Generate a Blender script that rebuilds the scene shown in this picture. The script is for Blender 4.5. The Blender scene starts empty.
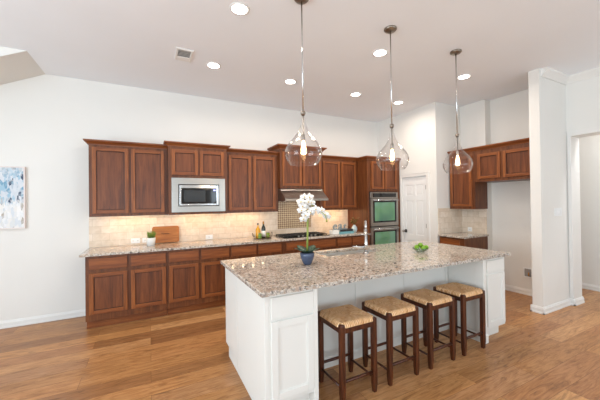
import bpy, bmesh, math, random
from mathutils import Matrix, Vector

S = bpy.context.scene
COL = S.collection
PI = math.pi
random.seed(7)

# ------------------------------------------------------------------ camera
def make_camera():
    yaw, pit, rol = 0.47555, -0.0072, -0.0132
    cy, sy, cp, sp, cr, sr = math.cos(yaw), math.sin(yaw), math.cos(pit), math.sin(pit), math.cos(rol), math.sin(rol)
    R0 = Matrix(((cy, -sy, 0), (0, 0, -1), (sy, cy, 0)))
    Rp = Matrix(((1, 0, 0), (0, cp, -sp), (0, sp, cp)))
    Rr = Matrix(((cr, -sr, 0), (sr, cr, 0), (0, 0, 1)))
    R = Rr @ Rp @ R0                      # rows: right, down, forward
    r, d, f = R[0], R[1], R[2]
    m = Matrix(((r[0], -d[0], -f[0], 0), (r[1], -d[1], -f[1], 0), (r[2], -d[2], -f[2], 1.5), (0, 0, 0, 1)))
    cam = bpy.data.cameras.new('camera')
    cam.sensor_width = 36
    cam.lens = 292.3 * 36 / 600
    cam.clip_start = 0.05
    o = bpy.data.objects.new('camera', cam)
    o.matrix_world = m
    COL.objects.link(o)
    S.camera = o
make_camera()

# ------------------------------------------------------------------ world, light, exposure
w = bpy.data.worlds.new('world')
S.world = w
w.use_nodes = True
w.node_tree.nodes['Background'].inputs[0].default_value = (0.75, 0.87, 1.0, 1)
w.node_tree.nodes['Background'].inputs[1].default_value = 1.2
S.view_settings.view_transform = 'Standard'
S.view_settings.look = 'None'
S.view_settings.gamma = 1
S.view_settings.use_curve_mapping = False
S.view_settings.exposure = 0.3

def area(name, loc, rot, sx, sy, power, col, spread=PI):
    l = bpy.data.lights.new(name, 'AREA')
    l.shape = 'RECTANGLE'
    l.size, l.size_y, l.energy, l.color, l.spread = sx, sy, power, col, spread
    o = bpy.data.objects.new(name, l)
    o.location = loc
    o.rotation_euler = rot
    COL.objects.link(o)
    return o
# lamps added for daylight from behind and left, tilted up to fill the ceiling
DAY = (0.74, 0.89, 1.0)
area('daylight_fill_left', (-3.95, 0.6, 1.40), (0, -PI/2-0.42, 0), 2.0, 3.0, 162, DAY)
area('daylight_fill_rear', (-1.0, -3.0, 1.35), (PI/2+0.3, 0, 0), 3.4, 2.0, 62, DAY)
area('daylight_fill_rear', (3.4, -3.0, 1.35), (PI/2+0.35, 0, 0), 2.4, 2.0, 46, DAY)

CEIL = 3.21
BACK = 4.88

# ------------------------------------------------------------------ materials
def lin(h):
    h = h.lstrip('#')
    c = [int(h[i:i+2], 16)/255 for i in (0, 2, 4)]
    return tuple((x/12.92 if x <= 0.04045 else ((x+0.055)/1.055)**2.4) for x in c) + (1,)

class NT:
    def __init__(s, name, rough=0.5, metal=0.0, spec=0.5):
        s.m = bpy.data.materials.new(name)
        s.m.use_nodes = True
        s.t = s.m.node_tree
        s.b = s.t.nodes['Principled BSDF']
        s.b.inputs['Roughness'].default_value = rough
        s.b.inputs['Metallic'].default_value = metal
        s.b.inputs['Specular IOR Level'].default_value = spec
    def n(s, kind, **k):
        o = s.t.nodes.new(kind)
        for a, v in k.items():
            setattr(o, a, v)
        return o
    def l(s, a, b):
        s.t.links.new(a, b)
    def coord(s, scale=(1, 1, 1), rot=(0, 0, 0)):
        tc = s.n('ShaderNodeTexCoord')
        mp = s.n('ShaderNodeMapping')
        mp.inputs['Scale'].default_value = scale
        mp.inputs['Rotation'].default_value = rot
        s.l(tc.outputs['Object'], mp.inputs['Vector'])
        return mp.outputs['Vector']
    def noise(s, vec, scale, detail=4, rough=0.55, dist=0.0):
        o = s.n('ShaderNodeTexNoise')
        o.inputs['Scale'].default_value = scale
        o.inputs['Detail'].default_value = detail
        o.inputs['Roughness'].default_value = rough
        o.inputs['Distortion'].default_value = dist
        s.l(vec, o.inputs['Vector'])
        return o.outputs['Fac']
    def ramp(s, fac, stops, interp='LINEAR'):
        o = s.n('ShaderNodeValToRGB')
        o.color_ramp.interpolation = interp
        e = o.color_ramp.elements
        while len(e) < len(stops):
            e.new(0.5)
        for el, (p, c) in zip(e, stops):
            el.position = p
            el.color = lin(c) if isinstance(c, str) else c
        s.l(fac, o.inputs['Fac'])
        return o.outputs['Color']
    def mix(s, fac, a, b, mode='MIX'):
        o = s.n('ShaderNodeMix', data_type='RGBA', blend_type=mode)
        for sock, v in ((o.inputs[0], fac), (o.inputs[6], a), (o.inputs[7], b)):
            if isinstance(v, (int, float)):
                sock.default_value = v
            elif isinstance(v, (tuple, str)):
                sock.default_value = lin(v) if isinstance(v, str) else v
            else:
                s.l(v, sock)
        return o.outputs[2]
    def bump(s, h, strength=0.3, dist=0.01):
        o = s.n('ShaderNodeBump')
        o.inputs['Strength'].default_value = strength
        o.inputs['Distance'].default_value = dist
        s.l(h, o.inputs['Height'])
        s.l(o.outputs['Normal'], s.b.inputs['Normal'])
    def col(s, c):
        if isinstance(c, (str, tuple)):
            s.b.inputs['Base Color'].default_value = lin(c) if isinstance(c, str) else c
        else:
            s.l(c, s.b.inputs['Base Color'])
        return s

def paint(name, c, rough=0.55, amount=0.02):
    k = NT(name, rough, 0, 0.3)
    v = k.coord()
    f = k.noise(v, 90, 3)
    k.bump(f, 0.06, 0.002)
    big = k.noise(v, 1.5, 2)
    base = lin(c)
    lo = tuple(x*(1-amount) for x in base[:3]) + (1,)
    k.col(k.ramp(big, [(0.3, lo), (0.7, base)]))
    return k.m

def wood(name, dark, mid, light, axis, rough=0.42, scale=1.0, coat=0.06):
    k = NT(name, rough, 0, 0.4)
    st = [14*scale, 14*scale, 14*scale]
    st[axis] = 1.1*scale
    v = k.coord(tuple(st))
    f = k.noise(v, 1.6, 6, 0.62, 0.8)
    st2 = [90*scale]*3
    st2[axis] = 3*scale
    v2 = k.coord(tuple(st2))
    g = k.noise(v2, 1.5, 3, 0.6)
    c = k.ramp(f, [(0.30, dark), (0.5, mid), (0.72, light)])
    d = k.ramp(g, [(0.35, (0.72, 0.72, 0.72, 1)), (0.6, (1, 1, 1, 1))])
    k.col(k.mix(0.75, c, d, 'MULTIPLY'))
    k.bump(g, 0.08, 0.003)
    k.b.inputs['Coat Weight'].default_value = coat
    k.b.inputs['Coat Roughness'].default_value = 0.25
    return k.m

def plain(name, c, rough=0.5, metal=0.0, spec=0.5, var=0.08, scale=40):
    k = NT(name, rough, metal, spec)
    v = k.coord()
    f = k.noise(v, scale, 3)
    base = lin(c)
    lo = tuple(x*(1-var) for x in base[:3]) + (1,)
    k.col(k.ramp(f, [(0.35, lo), (0.65, base)]))
    return k.m

def glass(name, tint=(1, 1, 1), rough=0.0, ior=1.45, extra=0.02):
    m = bpy.data.materials.new(name)
    m.use_nodes = True
    t = m.node_tree
    t.nodes.remove(t.nodes['Principled BSDF'])
    tr = t.nodes.new('ShaderNodeBsdfTransparent')
    tr.inputs[0].default_value = tint + (1,)
    gl = t.nodes.new('ShaderNodeBsdfGlossy')
    gl.inputs['Roughness'].default_value = rough
    fr = t.nodes.new('ShaderNodeLayerWeight')
    fr.inputs[0].default_value = 0.5
    pw = t.nodes.new('ShaderNodeMath')
    pw.operation = 'POWER'
    pw.inputs[1].default_value = 3.0
    ml = t.nodes.new('ShaderNodeMath')
    ml.operation = 'MULTIPLY'
    ml.inputs[1].default_value = 0.75
    t.links.new(fr.outputs[1], pw.inputs[0])
    t.links.new(pw.outputs[0], ml.inputs[0])
    ad = t.nodes.new('ShaderNodeMath')
    ad.operation = 'ADD'
    ad.use_clamp = True
    ad.inputs[1].default_value = extra
    mx = t.nodes.new('ShaderNodeMixShader')
    t.links.new(ml.outputs[0], ad.inputs[0])
    t.links.new(ad.outputs[0], mx.inputs[0])
    t.links.new(tr.outputs[0], mx.inputs[1])
    t.links.new(gl.outputs[0], mx.inputs[2])
    t.links.new(mx.outputs[0], t.nodes['Material Output'].inputs[0])
    return m

def emit(name, c, strength):
    k = NT(name)
    k.b.inputs['Base Color'].default_value = (0.8, 0.8, 0.8, 1)
    k.b.inputs['Emission Color'].default_value = c + (1,)
    k.b.inputs['Emission Strength'].default_value = strength
    return k.m

M = {}
M['wall'] = paint('wall_paint', '#e8e5df', 0.6)
M['ceiling'] = paint('ceiling_paint', '#f0f2f5', 0.7)
M['trim'] = paint('trim_paint', '#e9e6e1', 0.35)
M['island'] = paint('island_paint', '#e7e4dd', 0.35)
M['door_white'] = paint('door_paint', '#f0eeeb', 0.35)
M['cherry'] = wood('cherry_wood', '#6b3918', '#8d4e23', '#a5622f', 2)
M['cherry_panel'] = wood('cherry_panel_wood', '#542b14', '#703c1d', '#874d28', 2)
M['cherry_h'] = wood('cherry_wood_drawers', '#653417', '#824620', '#99592a', 0)
M['cherry_y'] = wood('cherry_wood_rails', '#683617', '#874920', '#9e5d2b', 1)
M['cherry_bead_shade'] = wood('cherry_bead_shadow', '#35190b', '#45220f', '#552c15', 2)  # darker bead colour paints the shadow line around the door panels
M['cherry_case'] = wood('cherry_case_gap_shade', '#4d2812', '#6b3a1b', '#824c26', 2)  # case darkened so the gaps between doors read as shadow
M['stool'] = wood('stool_dark_wood', '#32160b', '#4c2411', '#693619', 2, 0.32, 1.6)
M['board'] = wood('board_wood', '#8f5222', '#ad6c30', '#c28244', 0, 0.45, 1.6, 0.05)

def floor_mat():
    k = NT('plank_floor', 0.36, 0, 0.4)
    v = k.coord()
    b = k.n('ShaderNodeTexBrick')
    b.offset = 0.37
    b.offset_frequency = 2
    b.inputs['Color1'].default_value = (0, 0, 0, 1)
    b.inputs['Color2'].default_value = (1, 1, 1, 1)
    b.inputs['Mortar'].default_value = (0, 0, 0, 1)
    b.inputs['Scale'].default_value = 1
    b.inputs['Mortar Size'].default_value = 0.0014
    b.inputs['Mortar Smooth'].default_value = 0.3
    b.inputs['Bias'].default_value = 0
    b.inputs['Brick Width'].default_value = 1.45
    b.inputs['Row Height'].default_value = 0.185
    k.l(v, b.inputs['Vector'])
    # shift the grain from plank to plank
    off = k.n('ShaderNodeVectorMath', operation='MULTIPLY_ADD')
    k.l(b.outputs['Color'], off.inputs[0])
    off.inputs[1].default_value = (7, 13, 5)
    k.l(v, off.inputs[2])
    mp = k.n('ShaderNodeMapping')
    mp.inputs['Scale'].default_value = (1.5, 9, 1)
    k.l(off.outputs[0], mp.inputs['Vector'])
    g = k.noise(mp.outputs[0], 1.7, 7, 0.66, 2.2)
    mp2 = k.n('ShaderNodeMapping')
    mp2.inputs['Scale'].default_value = (4, 90, 1)
    k.l(off.outputs[0], mp2.inputs['Vector'])
    fine = k.noise(mp2.outputs[0], 1.5, 4, 0.6, 0.4)
    tone = k.ramp(b.outputs['Color'], [(0.0, '#9c6c44'), (0.3, '#cf9860'), (0.5, '#b78153'), (0.7, '#dfab74'), (1.0, '#aa7a55')])
    gr = k.ramp(g, [(0.29, '#8f7c68'), (0.44, '#dccfc0'), (0.62, '#ffffff'), (0.8, '#f0e6da')])
    c = k.mix(0.8, tone, gr, 'MULTIPLY')
    fr = k.ramp(fine, [(0.3, '#b9b0a8'), (0.6, '#ffffff')])
    c = k.mix(0.4, c, fr, 'MULTIPLY')
    sm = k.noise(k.coord((1.2, 9, 1)), 2.2, 3, 0.5, 2.0)
    kn = k.ramp(sm, [(0.66, '#ffffff'), (0.76, '#a39383')])
    c = k.mix(0.7, c, kn, 'MULTIPLY')
    mort = k.mix(b.outputs['Fac'], c, '#6a4629')
    k.col(mort)
    k.bump(fine, 0.12, 0.003)
    return k.m
M['floor'] = floor_mat()

def granite_mat():
    k = NT('speckled_granite', 0.09, 0, 0.5)
    v = k.coord()
    big = k.noise(v, 5, 3, 0.5, 0.6)
    wob = k.n('ShaderNodeTexNoise')
    wob.inputs['Scale'].default_value = 35
    k.l(v, wob.inputs['Vector'])
    vm = k.n('ShaderNodeVectorMath', operation='MULTIPLY_ADD')
    k.l(wob.outputs['Color'], vm.inputs[0])
    vm.inputs[1].default_value = (0.03, 0.03, 0.03)
    k.l(v, vm.inputs[2])
    vo = k.n('ShaderNodeTexVoronoi')
    vo.inputs['Scale'].default_value = 68
    k.l(vm.outputs[0], vo.inputs['Vector'])
    sp = k.n('ShaderNodeSeparateColor')
    k.l(vo.outputs['Color'], sp.inputs[0])
    base = k.ramp(sp.outputs[0], [(0.0, '#c9c0b6'), (0.22, '#b29f90'), (0.42, '#bdb0a3'), (0.6, '#9b9189'), (0.74, '#d6cfc5'), (0.86, '#a3a09b'), (0.94, '#625b57')], 'CONSTANT')
    warm = k.ramp(big, [(0.35, '#ece5dc'), (0.65, '#fffaf4')])
    c = k.mix(0.8, base, warm, 'MULTIPLY')
    vo2 = k.n('ShaderNodeTexVoronoi')
    vo2.inputs['Scale'].default_value = 34
    k.l(vm.outputs[0], vo2.inputs['Vector'])
    s2 = k.n('ShaderNodeSeparateColor')
    k.l(vo2.outputs['Color'], s2.inputs[0])
    dk = k.ramp(s2.outputs[1], [(0.0, (0, 0, 0, 1)), (0.955, (0.85, 0.85, 0.85, 1))], 'CONSTANT')
    c = k.mix(dk, c, '#57514e')
    vo3 = k.n('ShaderNodeTexVoronoi')
    vo3.inputs['Scale'].default_value = 120
    k.l(vm.outputs[0], vo3.inputs['Vector'])
    s3 = k.n('ShaderNodeSeparateColor')
    k.l(vo3.outputs['Color'], s3.inputs[0])
    wt = k.ramp(s3.outputs[2], [(0.0, (0, 0, 0, 1)), (0.8, (0.8, 0.8, 0.8, 1))], 'CONSTANT')
    c = k.mix(wt, c, '#d9d2c8')
    dk2 = k.ramp(s3.outputs[0], [(0.0, (0, 0, 0, 1)), (0.9, (0.8, 0.8, 0.8, 1))], 'CONSTANT')
    c = k.mix(dk2, c, '#7b726c')
    k.col(c)
    return k.m
M['granite'] = granite_mat()

def tile_mat(name='cream_tile', wdt=0.2, hgt=0.1, axis='XZ'):
    k = NT(name, 0.35, 0, 0.4)
    tc = k.n('ShaderNodeTexCoord')
    sx = k.n('ShaderNodeSeparateXYZ')
    k.l(tc.outputs['Object'], sx.inputs[0])
    cb = k.n('ShaderNodeCombineXYZ')
    k.l(sx.outputs[axis[0]], cb.inputs[0])
    k.l(sx.outputs[axis[1]], cb.inputs[1])
    b = k.n('ShaderNodeTexBrick')
    b.inputs['Color1'].default_value = lin('#ecdfd0')
    b.inputs['Color2'].default_value = lin('#e0d0bd')
    b.inputs['Mortar'].default_value = lin('#cdbda8')
    b.inputs['Scale'].default_value = 1
    b.inputs['Mortar Size'].default_value = 0.0022
    b.inputs['Mortar Smooth'].default_value = 0.2
    b.inputs['Brick Width'].default_value = wdt
    b.inputs['Row Height'].default_value = hgt
    k.l(cb.outputs[0], b.inputs['Vector'])
    f = k.noise(tc.outputs['Object'], 14, 4, 0.6, 0.5)
    v = k.ramp(f, [(0.3, '#ece6dc'), (0.65, '#ffffff')])
    k.col(k.mix(0.8, b.outputs['Color'], v, 'MULTIPLY'))
    return k.m
M['tile'] = tile_mat()
M['tile_x'] = tile_mat('cream_tile_side', 0.2, 0.1, 'YZ')

def mosaic_mat():
    k = NT('mosaic_tile', 0.25, 0, 0.5)
    v = k.coord((1, 1, 1), (0, PI/4, 0))
    c = k.n('ShaderNodeTexChecker')
    c.inputs['Scale'].default_value = 36
    mp = k.n('ShaderNodeMapping')
    mp.inputs['Location'].default_value = (0, 0.013, 0)
    k.l(v, mp.inputs['Vector'])
    k.l(mp.outputs[0], c.inputs['Vector'])
    c.inputs['Color1'].default_value = lin('#d3bd9d')
    c.inputs['Color2'].default_value = lin('#93765b')
    f = k.noise(v, 60, 2)
    r = k.ramp(f, [(0.35, '#cfc3b6'), (0.65, '#ffffff')])
    k.col(k.mix(0.6, c.outputs['Color'], r, 'MULTIPLY'))
    return k.m
M['mosaic'] = mosaic_mat()

def steel_mat(name='brushed_steel', c='#a8a39c', rough=0.30):
    k = NT(name, rough, 1.0)
    v = k.coord((2, 2, 160))
    f = k.noise(v, 2, 3)
    base = lin(c)
    k.col(k.ramp(f, [(0.3, tuple(x*0.9 for x in base[:3]) + (1,)), (0.7, base)]))
    return k.m
M['steel'] = steel_mat()
M['sink_steel'] = steel_mat('satin_sink_steel', '#e6e4e0', 0.45)
M['chrome'] = steel_mat('polished_chrome', '#d0d0d0', 0.15)
M['nickel'] = steel_mat('brushed_nickel', '#948a7e', 0.3)
M['black'] = plain('black_iron', '#161616', 0.45)
M['black_glass'] = plain('black_glass', '#0b0b0d', 0.06, 0, 0.6, 0.02)
M['grey_glass'] = plain('grey_oven_glass', '#33373a', 0.08, 0, 0.6, 0.05, 3)
M['dark_frame'] = plain('dark_frame', '#2d2a28', 0.3)
M['blue_screen'] = emit('blue_display', (0.05, 0.08, 1.0), 1.6)
def oven_glass():
    k = NT('green_oven_glass', 0.08, 0, 0.7)
    v = k.coord((1, 1, 1))
    f = k.noise(v, 2.0, 2, 0.4)
    k.col(k.ramp(f, [(0.3, '#436f5c'), (0.5, '#5f9068'), (0.7, '#779f97')]))
    k.b.inputs['Coat Weight'].default_value = 0.3
    return k.m
M['oven_glass'] = oven_glass()
M['pendant_glass'] = glass('clear_pendant_glass', (0.985, 0.978, 0.975), 0.02, 1.5, 0.02)
M['bulb_glass'] = emit('glowing_bulb', (1.0, 0.66, 0.30), 9)
M['lamp_disc'] = emit('lamp_disc', (1.0, 0.95, 0.88), 14)
M['puck'] = emit('cabinet_diode', (1.0, 0.80, 0.50), 35)
M['plastic'] = plain('white_plastic', '#eeeeec', 0.35, 0, 0.5, 0.02)
M['ceramic'] = plain('white_ceramic', '#e9e9e6', 0.2, 0, 0.5, 0.02)
M['pot_blue'] = plain('blue_glaze', '#49546c', 0.22, 0, 0.5, 0.25, 18)
M['leaf'] = plain('dark_leaf', '#3f5742', 0.4, 0, 0.4, 0.35, 25)
M['grass'] = plain('grass_leaf', '#7d9440', 0.5, 0, 0.3, 0.35, 60)
M['olive'] = plain('olive_leaf', '#5c6428', 0.5, 0, 0.3, 0.3, 60)
M['stem'] = plain('orchid_stem', '#8f9c4a', 0.45, 0, 0.3, 0.2, 50)
M['petal'] = plain('orchid_petal', '#f7f5f2', 0.5, 0, 0.3, 0.03, 60)
M['petal_core'] = plain('orchid_centre', '#d9b84a', 0.5, 0, 0.3, 0.2, 90)
M['lime'] = plain('lime_skin', '#74a317', 0.3, 0, 0.5, 0.25, 30)
M['bowl'] = glass('bowl_glass', (0.80, 0.86, 0.80), 0.03, 1.5, 0.08)
M['clear'] = glass('clear_jar_glass', (0.93, 0.94, 0.9), 0.03, 1.45, 0.04)
M['oil'] = plain('golden_oil', '#e0a01a', 0.15, 0, 0.5, 0.15, 30)
M['olive_jar'] = plain('green_olives', '#8da332', 0.25, 0, 0.5, 0.5, 110)
M['herb_jar'] = plain('leafy_green_mix', '#7da53a', 0.3, 0, 0.5, 0.45, 90)
M['wine'] = plain('dark_green_bottle', '#1a2418', 0.1, 0, 0.6, 0.1)
M['label'] = plain('paper_label', '#ece9e2', 0.6, 0, 0.3, 0.05)
M['gold'] = plain('gold_foil', '#c48a3a', 0.35, 0.7)
M['page'] = plain('book_pages', '#ebe6dc', 0.7, 0, 0.2, 0.08, 120)
M['teal'] = plain('teal_cover', '#6fa5ae', 0.5)
M['dark_cover'] = plain('dark_cover', '#2b2a2c', 0.5)
M['sign'] = plain('grey_blue_letters', '#8d9a9f', 0.4, 0.2, 0.5, 0.1)
M['vase'] = plain('pale_blue_vase', '#b9cbd0', 0.25, 0, 0.5, 0.12, 14)
M['tray'] = plain('dark_bronze_wire', '#5b4534', 0.4, 0.6)
M['ink'] = plain('burnt_mark', '#3a2415', 0.6)
M['vent_dark'] = plain('vent_shadow_grey', '#9a9794', 0.7)
M['soil'] = plain('moss', '#5b5033', 0.9, 0, 0.2, 0.4, 80)

def rush_mat():
    k = NT('woven_rush', 0.75, 0, 0.2)
    tc = k.n('ShaderNodeTexCoord')
    sx = k.n('ShaderNodeSeparateXYZ')
    k.l(tc.outputs['Object'], sx.inputs[0])
    def mth(op, a, b=None):
        o = k.n('ShaderNodeMath', operation=op)
        for i, q in enumerate((a, b)):
            if q is None: continue
            if isinstance(q, (int, float)): o.inputs[i].default_value = q
            else: k.l(q, o.inputs[i])
        return o.outputs[0]
    ax, ay = mth('ABSOLUTE', sx.outputs[0]), mth('ABSOLUTE', sx.outputs[1])
    sel = mth('GREATER_THAN', ax, ay)
    # strands run parallel to the nearer rail and count inwards from it
    pick = mth('ADD', mth('MULTIPLY', sx.outputs[1], sel), mth('MULTIPLY', sx.outputs[0], mth('SUBTRACT', 1.0, sel)))
    wob = k.noise(tc.outputs['Object'], 30, 2)
    wave = mth('SINE', mth('ADD', mth('MULTIPLY', pick, 400.0), mth('MULTIPLY', wob, 5.0)))
    w01 = mth('MULTIPLY_ADD', wave, 0.5)
    w01.node.inputs[2].default_value = 0.5
    c = k.ramp(w01, [(0.0, '#c08a58'), (0.35, '#f0bd86'), (1.0, '#ffe6c0')])
    other = mth('ADD', mth('MULTIPLY', sx.outputs[0], sel), mth('MULTIPLY', sx.outputs[1], mth('SUBTRACT', 1.0, sel)))
    cb = k.n('ShaderNodeCombineXYZ')
    k.l(mth('MULTIPLY', pick, 110.0), cb.inputs[0])
    k.l(mth('MULTIPLY', other, 26.0), cb.inputs[1])
    k.l(sel, cb.inputs[2])
    f = k.noise(cb.outputs[0], 1.0, 3, 0.6)
    r = k.ramp(f, [(0.36, '#bb9068'), (0.47, '#f2dec6'), (0.56, '#ffffff')])
    k.col(k.mix(0.9, c, r, 'MULTIPLY'))
    k.bump(w01, 0.6, 0.004)
    return k.m
M['rush'] = rush_mat()

def painting_mat():
    k = NT('abstract_canvas', 0.6, 0, 0.3)
    tc = k.n('ShaderNodeTexCoord')
    mp = k.n('ShaderNodeMapping')
    mp.inputs['Scale'].default_value = (40, 1, 15)
    k.l(tc.outputs['Object'], mp.inputs['Vector'])
    vo = k.n('ShaderNodeTexVoronoi')
    vo.inputs['Scale'].default_value = 1.0
    vo.inputs['Randomness'].default_value = 1.0
    k.l(mp.outputs[0], vo.inputs['Vector'])
    sp = k.n('ShaderNodeSeparateColor')
    k.l(vo.outputs['Color'], sp.inputs[0])
    blues = k.ramp(sp.outputs[0], [(0, '#cfd4da'), (0.25, '#9fc0d2'), (0.45, '#d5d9df'), (0.58, '#6f9fbb'), (0.70, '#b9c4cf'), (0.78, '#2f4763'), (0.90, '#7c9fb4')], 'CONSTANT')
    low = k.ramp(sp.outputs[1], [(0, '#e7e4e0'), (0.4, '#dcdcd9'), (0.6, '#eeecea'), (0.8, '#b3a99c'), (0.9, '#d5d9dd')], 'CONSTANT')
    sx = k.n('ShaderNodeSeparateXYZ')
    k.l(tc.outputs['Object'], sx.inputs[0])
    nz = k.noise(mp.outputs[0], 1.3, 2)
    a = k.n('ShaderNodeMath', operation='MULTIPLY_ADD')
    k.l(nz, a.inputs[0]); a.inputs[1].default_value = 0.35; k.l(sx.outputs[2], a.inputs[2])
    band = k.ramp(a.outputs[0], [(0.46, (0, 0, 0, 1)), (0.56, (1, 1, 1, 1)), (0.80, (1, 1, 1, 1)), (0.93, (0.35, 0.35, 0.35, 1))])
    c = k.mix(band, low, blues)
    sm = k.noise(tc.outputs['Object'], 22, 4, 0.6, 1.0)
    c = k.mix(k.ramp(sm, [(0.45, (0, 0, 0, 1)), (0.7, (0.8, 0.8, 0.8, 1))]), c, '#d9dde2')
    k.col(c)
    k.bump(sm, 0.3, 0.004)
    return k.m
M['canvas'] = painting_mat()
M['frame_wood'] = plain('pale_frame', '#e8dcd6', 0.45)

# ------------------------------------------------------------------ mesh helpers
class MB:
    """collects shapes in world metres and links them as one mesh object"""
    def __init__(s, xf=None):
        s.bm = bmesh.new()
        s.xf = xf or (lambda a, b, c: (a, b, c))
    def _new(s, verts, faces, mi=0, smooth=False):
        vs = [s.bm.verts.new(s.xf(*v)) for v in verts]
        out = []
        for f in faces:
            try:
                g = s.bm.faces.new([vs[i] for i in f])
                g.material_index = mi
                g.smooth = smooth
                out.append(g)
            except ValueError:
                pass
        return vs, out
    def box(s, a0, a1, b0, b1, c0, c1, bev=0.0, mi=0):
        v = [(a0, b0, c0), (a1, b0, c0), (a1, b1, c0), (a0, b1, c0), (a0, b0, c1), (a1, b0, c1), (a1, b1, c1), (a0, b1, c1)]
        vs, fs = s._new(v, [(0, 3, 2, 1), (4, 5, 6, 7), (0, 1, 5, 4), (1, 2, 6, 5), (2, 3, 7, 6), (3, 0, 4, 7)], mi)
        if bev:
            es = list({e for f in fs for e in f.edges})
            bmesh.ops.bevel(s.bm, geom=es, offset=bev, segments=2, profile=0.5, affect='EDGES', material=mi if mi else -1)
        return s
    def rings(s, rings, mi=0, smooth=False, closed=True, caps=(True, True)):
        n = len(rings[0])
        verts = [p for r in rings for p in r]
        faces = []
        for i in range(len(rings)-1):
            for j in range(n if closed else n-1):
                k = (j+1) % n
                faces.append((i*n+j, i*n+k, (i+1)*n+k, (i+1)*n+j))
        if caps[0]: faces.append(tuple(range(n-1, -1, -1)))
        if caps[1]: faces.append(tuple((len(rings)-1)*n + j for j in range(n)))
        s._new(verts, faces, mi, smooth)
        return s
    def lathe(s, prof, cx, cy, seg=24, mi=0, smooth=True, caps=(False, False), sx=1, sy=1):
        rs = [[(cx+r*sx*math.cos(2*PI*j/seg), cy+r*sy*math.sin(2*PI*j/seg), z) for j in range(seg)] for r, z in prof]
        return s.rings(rs, mi, smooth, True, caps)
    def cyl(s, cx, cy, z0, z1, r, seg=20, mi=0):
        return s.lathe([(r, z0), (r, z1)], cx, cy, seg, mi, True, (True, True))
    def tube(s, pts, rad, seg=8, mi=0, caps=(True, True)):
        pts = [Vector(p) for p in pts]
        rads = rad if isinstance(rad, (list, tuple)) else [rad]*len(pts)
        up = None
        rs = []
        for i, p in enumerate(pts):
            t = (pts[min(i+1, len(pts)-1)] - pts[max(i-1, 0)]).normalized()
            if up is None:
                up = Vector((0, 0, 1)) if abs(t.z) < 0.9 else Vector((1, 0, 0))
            a = t.cross(up)
            if a.length < 1e-5: a = t.cross(Vector((0, 1, 0)))
            a.normalize()
            b = a.cross(t).normalized()
            up = b
            rs.append([tuple(p + (a*math.cos(2*PI*j/seg) + b*math.sin(2*PI*j/seg))*rads[i]) for j in range(seg)])
        return s.rings(rs, mi, True, True, caps)
    def ball(s, c, r, seg=14, mi=0, sx=1, sy=1, sz=1):
        n = seg//2
        rs = []
        for i in range(1, n):
            a = -PI/2 + PI*i/n
            rs.append([(c[0]+r*sx*math.cos(a)*math.cos(2*PI*j/seg), c[1]+r*sy*math.cos(a)*math.sin(2*PI*j/seg), c[2]+r*sz*math.sin(a)) for j in range(seg)])
        return s.rings(rs, mi, True)
    def build(s, name, mat, parent=None, **kw):
        bmesh.ops.recalc_face_normals(s.bm, faces=s.bm.faces[:])
        off = Vector((0, 0, 0))
        q = parent
        while q is not None:
            off += Vector(q.location)
            q = q.parent
        own = kw.get('origin')
        base = Vector(own) if own is not None else off
        for v in s.bm.verts:
            v.co -= base
        me = bpy.data.meshes.new(name)
        s.bm.to_mesh(me)
        s.bm.free()
        for m in (mat if isinstance(mat, (list, tuple)) else [mat]):
            me.materials.append(m)
        o = bpy.data.objects.new(name, me)
        COL.objects.link(o)
        o.location = base - off
        if parent is not None:
            o.parent = parent
        return o

def tag(o, label=None, cat=None, group=None, kind=None):
    if label: o['label'] = label
    if cat: o['category'] = cat
    if group: o['group'] = group
    if kind: o['kind'] = kind
    return o

def thing(name, label, cat, loc, group=None):
    o = bpy.data.objects.new(name, None)
    o.empty_display_size = 0.1
    o.location = loc
    COL.objects.link(o)
    return tag(o, label, cat, group)

def struct(name, mb, mat, parent=None):
    o = mb.build(name, mat, parent)
    if parent is None:
        o['kind'] = 'structure'
    return o

def copy_tree(o, parent=None):
    c = o.copy()
    COL.objects.link(c)
    c.parent = parent
    for ch in [x for x in bpy.data.objects if x.parent == o]:
        copy_tree(ch, c)
    return c

def front(y0):           # local (u, w, z): a face that looks towards -Y
    return lambda u, w, z: (u, y0-w, z)
def side(x0):            # a face that looks towards -X
    return lambda u, w, z: (x0-w, u, z)

# ------------------------------------------------------------------ room shell
XL, YR, XH = -4.2, -3.2, 6.42
struct('floor', MB().box(XL, XH+0.1, YR, BACK+0.1, -0.1, 0), M['floor'])
struct('ceiling', MB().box(XL, XH+0.1, YR, BACK+0.1, CEIL, CEIL+0.1), M['ceiling'])
struct('wall_back', MB().box(XL, 4.43, BACK, BACK+0.12, 0, CEIL), M['wall'])
# pantry wall with the doorway
DY0, DY1, DZ = 3.63, 4.20, 1.95
struct('wall_pantry', MB().box(4.43, 4.55, 3.42, DY0, 0, CEIL).box(4.43, 4.55, DY1, BACK+0.12, 0, CEIL).box(4.43, 4.55, DY0, DY1, DZ, CEIL), M['wall'])
struct('wall_niche', MB().box(4.55, 5.40, 3.42, 3.54, 0, CEIL), M['wall'])
struct('wall_right', MB().box(5.10, 5.40, 2.97, 3.42, 0, CEIL).box(5.25, 5.40, 2.07, 2.97, 0, CEIL), M['wall'])
struct('wall_wing', MB().box(4.545, 5.53, 1.95, 2.07, 0, CEIL), M['wall'])
OY, OZ = 1.90, 2.375
struct('wall_hall', MB().box(5.28, 5.53, OY, 1.95, 0, CEIL).box(5.28, 5.53, 0.2, OY, OZ, CEIL).box(5.28, 5.53, YR, 0.2, 0, CEIL), M['wall'])
struct('wall_far', MB().box(XH, XH+0.1, YR, 3.0, 0, CEIL), M['wall'])
struct('wall_end', MB().box(5.40, XH, 2.55, 2.65, 0, CEIL), M['wall'])
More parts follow.
